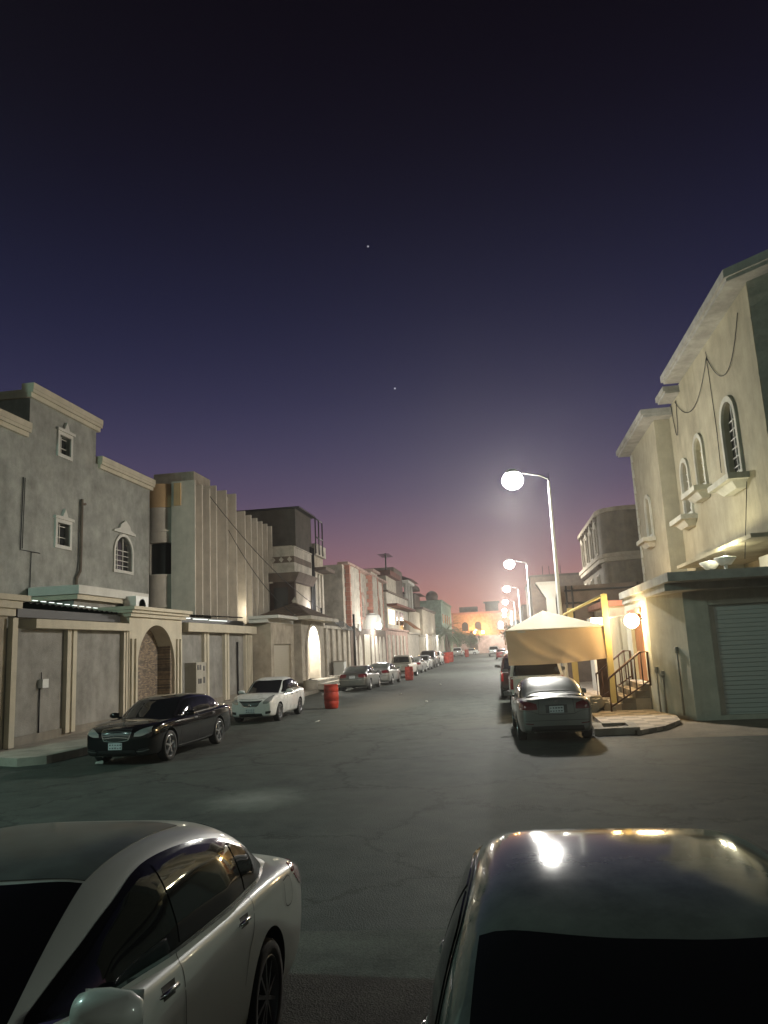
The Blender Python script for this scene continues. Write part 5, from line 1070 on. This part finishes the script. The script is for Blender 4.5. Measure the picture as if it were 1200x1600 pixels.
# pickup
PK = suv(L=5.25,W=1.86,H=1.80,fo=.95,wb=3.08,belt=1.13,tr=.37,paint='p_beige',cat='pickup')
PK.update(st=PK['st'][:6]+[(3.35,1.0,.33,.7,1.11,1.1),(3.6,1.0,.33,.7,1.1,1.1),(4.9,1.0,.36,.7,1.1,1.1),(5.15,.98,.42,.66,1.1,1.1),(5.22,.96,.46,.64,1.09,1.09),(5.25,.94,.48,.64,1.04,1.05)], roof=[(1.4,1.12),(1.8,1.45),(2.15,1.7),(2.5,1.79),(3.0,1.8),(3.35,1.77),(3.5,1.7),(3.56,1.4),(3.6,1.1)], gw=[(1.3,.85),(2.1,.95),(3.3,.94),(3.6,.9)], bed=(3.75,5.12,.72),
  rear_glass=(1.2,1.66,.66,.60), win=[([(1.9,1.17),(2.1,1.4),(2.3,1.63),(2.65,1.66)],[(1.9,1.16),(2.65,1.17)]),([(2.72,1.66),(3.3,1.62)],[(2.72,1.17),(3.36,1.17)])], handles=[(2.55,1.03),(3.3,1.03)], seams=[[(1.75,1.1),(1.75,.5)],[(2.68,1.1),(2.68,.45)],[(3.45,1.1),(3.45,.5)],[(3.66,1.08),(3.66,.5)]], windshield=((1.48,.68),(2.1,.62)),
  patches=[('tail_light','redd','B',[(.74,1.0),(.86,1.0)],[(.74,.70),(.86,.70)]),('headlight','clear','F',[(.5,.88),(.85,.9)],[(.5,.7),(.85,.7)]),('grille','black','F',[(-.45,.88),(.45,.88)],[(-.42,.62),(.42,.62)]),('rear_bumper','black','B',[(-.8,.60),(.8,.60)],[(-.8,.5),(.8,.5)])], strips=[('tailgate_seam','black','B',[(-.68,1.04),(-.68,.64),(0,.63),(.68,.64),(.68,1.04)],.012)], plates=('F',), plate_z=(.6,.55))
carP = Car('parked_pickup', 'beige pickup seen from behind with a red barrel at its tailgate', PK)
place(carP, -8.5, 60.6+2.6, -.02)
for c, x, y, rz, z in PLACED: c.root.location = (x,y,z); c.root.rotation_euler = (0,0,rz)
# ---- repeats farther along, copied with new paint
def copy_car(src, x, y, rz, label, mats=None):
    o = dup(src.root, (x,y,0), rz, label, None, mats); return o
def repaint(src, mat):
    return {'body': {M[src.sp['paint']].name: M[mat]}, 'mirror': {M[src.sp.get('mirror_mat', src.sp['paint'])].name: M[mat]}, 'door_handle': {M[src.sp['paint']].name: M[mat]}}
copy_car(carS, .62, 35.9, .0, 'maroon SUV parked just beyond the white SUV under the canopy', repaint(carS,'p_red'))
copy_car(carF, -8.5, 50.3+2.4, -.03, 'light silver sedan squeezed between the grey sedan and the beige pickup', repaint(carF,'p_silv2'))
copy_car(carF, -8.65, 70.5+2.3, -.02, 'silver sedan just beyond the beige pickup', repaint(carF,'p_silv2'))
copy_car(carD, -8.7, 78.5+2.2, PI-.02, 'bright white sedan facing the camera beyond the beige pickup', None)
copy_car(carS, -8.9, 88, PI, 'dark SUV rising behind the bright white sedan', repaint(carS,'p_darkcar'))
copy_car(carP, -9.0, 98, 0, 'white pickup near the far red barrels', repaint(carP,'p_white'))
copy_car(carE, -9.4, 122, 0, 'charcoal sedan behind the far red barrels', repaint(carE,'p_darkcar'))
copy_car(carS, -9.9, 160, 0, 'white van-like SUV by the palm, rear lights towards the camera', None)
copy_car(carD, -8.3, 176, PI/2, 'small white sedan crossing in front of the orange building', None)
copy_car(carS, -2.3, 148, 0, 'white SUV far away on the right side of the road', None)
copy_car(carD, -.75, 118, 0, 'red sedan parked far away on the right', repaint(carD,'p_redcar'))
copy_car(carE, .35, 88, 0, 'light silver sedan parked on the right beyond the maroon SUV', repaint(carE,'p_silv2'))
# ------------------------------------------------------------------ plants
def leafcard(mb, p, d, up, l, w):
    d = d.normalized(); s = d.cross(up); s = s.normalized() if s.length > 1e-4 else Vector((1,0,0))
    a, b = p, p+d*l
    mb._f([mb.bm.verts.new(a), mb.bm.verts.new(a+d*l*.5+s*w), mb.bm.verts.new(b), mb.bm.verts.new(a+d*l*.5-s*w)])
def tree(loc, h, r, label, seed, n=1500):
    rnd = random.Random(seed); t = thing('street_tree', loc, label, 'tree', None, 1)
    base = Vector(loc); m = MB(); m.tube([base, base+Vector((.1,.05,h*.3)), base+Vector((-.05,.1,h*.55)), base+Vector((0,0,h*.8))], [.16,.12,.09,.03])
    for k in range(6):
        a = rnd.random()*6.28; m.tube([base+Vector((0,.05,h*(.3+.07*k))), base+Vector((math.cos(a)*r*.4,math.sin(a)*r*.4,h*(.5+.06*k))), base+Vector((math.cos(a)*r*.75,math.sin(a)*r*.75,h*(.62+.06*k)))], [.07,.045,.015], 6)
    m.build('trunk', 'bark', t, 1)
    m = MB(); cl = []
    for k in range(26):
        v = Vector((rnd.gauss(0,1),rnd.gauss(0,1),rnd.gauss(0,1))).normalized()*(rnd.random()**.4); cl.append((base+Vector((v.x*r,v.y*r,h*.66+v.z*h*.3)), r*(.22+.2*rnd.random())))
    for k in range(n):
        c, cr = cl[k%len(cl)]; v = Vector((rnd.gauss(0,1),rnd.gauss(0,1),rnd.gauss(0,.8)))*cr*.55
        leafcard(m, c+v, Vector((rnd.gauss(0,1),rnd.gauss(0,1),rnd.gauss(-.2,.7))), Vector((rnd.gauss(0,1),rnd.gauss(0,1),1)), .28+.2*rnd.random(), .09)
    m.build('crown', 'leaf', t, 1)
def palm(loc, h, label, seed):
    rnd = random.Random(seed); t = thing('palm_tree', loc, label, 'tree', None, 1); base = Vector(loc)
    m = MB(); m.tube([base+Vector((.06*math.sin(k),0,h*.6*k/10)) for k in range(11)], [.34-.01*k+.03*(k%2) for k in range(11)], 12); m.build('trunk', 'bark', t, 1)
    m = MB(); top = base+Vector((0,0,h*.6))
    for k in range(34):
        a = k*2.4+rnd.random()*.4; e = R(75-100*((k+.5)/34)+rnd.gauss(0,6)); L_ = h*.44*(.8+.3*rnd.random()); p = top.copy(); d = Vector((math.cos(a)*math.cos(e),math.sin(a)*math.cos(e),math.sin(e))); seg = 12
        for s_ in range(seg):
            q = p+d*L_/seg; m.tube([p,q], .025, 4, False); side = d.cross(Vector((0,0,1))).normalized()
            for sg in (-1,1):
                for tt in (.2,.7): leafcard(m, p+(q-p)*tt, d*.7+side*sg*1.0+Vector((0,0,-.25)), Vector((0,0,1)), .75*(1-.5*abs(s_/seg-.45)), .05)
            p = q; d = (d+Vector((0,0,-.13))).normalized()
    m.build('crown', 'palm', t, 1)
palm((-11.4,150,0), 8.2, 'tall feathery palm on the left pavement far along the street', 3)
palm((-11.9,163,0), 6.5, 'shorter palm behind the tall feathery palm', 5)
tree((-10.2,172,0), 6.4, 2.6, 'bushy dark green tree beyond the palms on the left', 7)
tree((-8.2,185,0), 5.6, 2.3, 'small round tree at the far end beside the orange building', 8)
tree((1.6,150,0), 6.5, 2.4, 'dark tree on the right pavement beneath the far lamps', 9)
tree((2.6,112,0), 4.6, 1.6, 'small tree beside the third street lamp', 10, 900)
# ------------------------------------------------------------------ barrels
def barrel():
    t = thing('barrel', (0,0,0), 'x', 'barrel', 'red plastic barrels along the left kerb', 1)
    pr = [(0,.0),(.26,.0),(.285,.03),(.29,.12),(.31,.2),(.312,.28),(.3,.3),(.3,.33),(.312,.35),(.318,.5),(.312,.65),(.3,.67),(.3,.7),(.312,.72),(.305,.86),(.29,.93),(.3,.95),(.3,.99),(.26,.99)]
    MB().lathe(pr+[(.26,.93),(0,.93)], (0,0,0), 'z', 36).build('drum', 'barrel', t, 1, .8)
    m = MB().lathe([(0,.932),(.05,.932),(.05,.96),(0,.96)], (.13,.05,0), 'z', 12); m.build('bung', 'redd', t, 1); m = MB().box(-.06,.06,-.318,-.29,.74,.82); m.build('label_plate', 'barrel', t, 1)
    return t
b0 = barrel()
bl = [((-7.5,32.3,0),0,'nearest red plastic barrel at the roadside past the white sedan'),((-7.2,56.6,0),1.3,'red barrel standing behind the beige pickup'),((-8.2,106,0),.4,'far red barrel, nearest of the far cluster'),((-8.3,110.5,0),2,'far red barrel in the middle of the far cluster'),((-8.1,113,0),3,'far red barrel, last of the far cluster'),((-7.6,150,0),1,'farthest red barrel before the orange building')]
for i,(p,rz,l) in enumerate(bl):
    o = b0 if i == 0 else dup(b0, p, rz); o.location = p; o.rotation_euler = (0,0,rz); o['label'] = l
    if i >= 2: o.scale = (1.3,1.3,1.45)
# litter
rnd = random.Random(4)
for i,(x,y) in enumerate(((-6.6,26.2),(-5.6,40),(-4.2,48),(-9.8,17.6),(-3.6,34))):
    s_ = .09; m = MB(); vs = [m.bm.verts.new((x+rnd.uniform(-s_,s_),y+rnd.uniform(-s_,s_)*1.6,.008+rnd.random()*.07)) for k in range(9)]
    bmesh.ops.convex_hull(m.bm, input=m.bm.verts); tag(m.build('litter', 'white', None, 1), 'small crumpled scrap of pale litter on the asphalt', 'litter', 'scraps of litter on the road')
f, VP, roll, eye = 1180., (790,1004), R(4.3), 2.4
d = Vector((VP[0]-600, -(VP[1]-800), -f)).normalized(); up = Vector((-math.sin(roll), math.cos(roll), 0)); up = (up-d*up.dot(d)).normalized(); xx = d.cross(up)
Mx = Matrix(((xx.x,xx.y,xx.z),(d.x,d.y,d.z),(up.x,up.y,up.z)))
# ------------------------------------------------------------------ sky
w = bpy.data.worlds.new('World'); SC.world = w; w.use_nodes = True
nt = w.node_tree; nt.nodes.clear(); L = nt.links.new
out = nt.nodes.new('ShaderNodeOutputWorld'); bg = nt.nodes.new('ShaderNodeBackground'); L(bg.outputs[0], out.inputs[0])
tc = nt.nodes.new('ShaderNodeTexCoord'); sx = nt.nodes.new('ShaderNodeSeparateXYZ'); L(tc.outputs['Generated'], sx.inputs[0])
cr = nt.nodes.new('ShaderNodeValToRGB'); L(sx.outputs[2], cr.inputs[0]); cr.color_ramp.interpolation = 'B_SPLINE'
def s2l(c): return tuple(((v/255+.055)/1.055)**2.4 if v/255 > .04045 else v/255/12.92 for v in c)+(1,)
stops = SKY_STOPS
e = cr.color_ramp.elements
while len(e) < len(stops): e.new(.5)
for i,(z,c) in enumerate(stops): e[i].position = z; e[i].color = s2l(c)
# the afterglow sits round the direction of the set sun
dp = nt.nodes.new('ShaderNodeVectorMath'); dp.operation = 'DOT_PRODUCT'; L(tc.outputs['Generated'], dp.inputs[0]); dp.inputs[1].default_value = (math.sin(R(-4)),math.cos(R(-4)),0)
r1 = nt.nodes.new('ShaderNodeMapRange'); r1.inputs[1].default_value = -.25; r1.inputs[2].default_value = .75; r1.inputs[3].default_value = 0; r1.inputs[4].default_value = 1; L(dp.outputs['Value'], r1.inputs[0])
c2 = nt.nodes.new('ShaderNodeValToRGB'); L(sx.outputs[2], c2.inputs[0]); e2 = c2.color_ramp.elements      # glow added to the sky behind the camera, lights surfaces facing it
while len(e2) < 4: e2.new(.5)
for i,(z,c) in enumerate(BACK_STOPS): e2[i].position = z; e2[i].color = s2l(c)
mxc = nt.nodes.new('ShaderNodeMix'); mxc.data_type = 'RGBA'; L(r1.outputs[0], mxc.inputs['Factor']); L(c2.outputs[0], mxc.inputs['A']); L(cr.outputs[0], mxc.inputs['B'])
mx = nt.nodes.new('ShaderNodeVectorMath'); mx.operation = 'SCALE'; L(mxc.outputs['Result'], mx.inputs[0]); mx.inputs['Scale'].default_value = 1
sk = nt.nodes.new('ShaderNodeTexSky'); sk.sky_type = 'NISHITA'; sk.sun_disc = False; sk.sun_elevation = R(-4); sk.sun_rotation = R(-4); sk.dust_density = 3
sm = nt.nodes.new('ShaderNodeVectorMath'); sm.operation = 'SCALE'; L(sk.outputs[0], sm.inputs[0]); sm.inputs['Scale'].default_value = .05
ad = nt.nodes.new('ShaderNodeVectorMath'); ad.operation = 'ADD'; L(mx.outputs[0], ad.inputs[0]); L(sm.outputs[0], ad.inputs[1])
last_ = ad.outputs[0]
for sd, st_ in (((575,385),.55),((617,607),.7)):
    dv = Mx @ Vector((sd[0]-600, -(sd[1]-800), -f)).normalized(); sv = nt.nodes.new('ShaderNodeVectorMath'); sv.operation = 'DISTANCE'; L(tc.outputs['Generated'], sv.inputs[0]); sv.inputs[1].default_value = dv
    lt = nt.nodes.new('ShaderNodeMath'); lt.operation = 'LESS_THAN'; L(sv.outputs['Value'], lt.inputs[0]); lt.inputs[1].default_value = .0011; ml = nt.nodes.new('ShaderNodeMath'); ml.operation = 'MULTIPLY'; L(lt.outputs[0], ml.inputs[0]); ml.inputs[1].default_value = st_
    a2 = nt.nodes.new('ShaderNodeVectorMath'); a2.operation = 'ADD'; L(last_, a2.inputs[0]); L(ml.outputs[0], a2.inputs[1]); last_ = a2.outputs[0]
L(last_, bg.inputs[0]); bg.inputs[1].default_value = 1.0
# ------------------------------------------------------------------ air
if HAZE > 0:
    hz = MB().box(-70,70,-14,225,-1.5,16.5).build('haze', 'acw', None, 1); hz['kind'] = 'stuff'; hz.data.materials.clear()
    hm = bpy.data.materials.new('haze'); hm.use_nodes = True; hn = hm.node_tree; hn.nodes.clear(); ho = hn.nodes.new('ShaderNodeOutputMaterial'); hv = hn.nodes.new('ShaderNodeVolumePrincipled')
    hv.inputs['Color'].default_value = (.9,.88,.85,1); hv.inputs['Density'].default_value = HAZE; hv.inputs['Anisotropy'].default_value = HAZE_G; hn.links.new(hv.outputs[0], ho.inputs['Volume']); hz.data.materials.append(hm)
# ------------------------------------------------------------------ camera
cam = bpy.data.cameras.new('camera'); co = bpy.data.objects.new('camera', cam); link(co)
co.matrix_world = Matrix.Translation((0,0,eye)) @ Mx.to_4x4()
cam.sensor_fit = 'VERTICAL'; cam.sensor_height = 24; cam.lens = 24*f/1600; cam.clip_start = .05; cam.clip_end = 2000
SC.camera = co
SC.view_settings.view_transform = 'Standard'; SC.view_settings.look = 'None'; SC.view_settings.gamma = 1; SC.view_settings.exposure = 0; SC.view_settings.use_curve_mapping = False
cy = SC.cycles; cy.use_denoising = True; cy.max_bounces = 6; cy.volume_bounces = 0; cy.sample_clamp_indirect = 4; cy.sample_clamp_direct = 0
SC.render.resolution_x = 768; SC.render.resolution_y = 1024
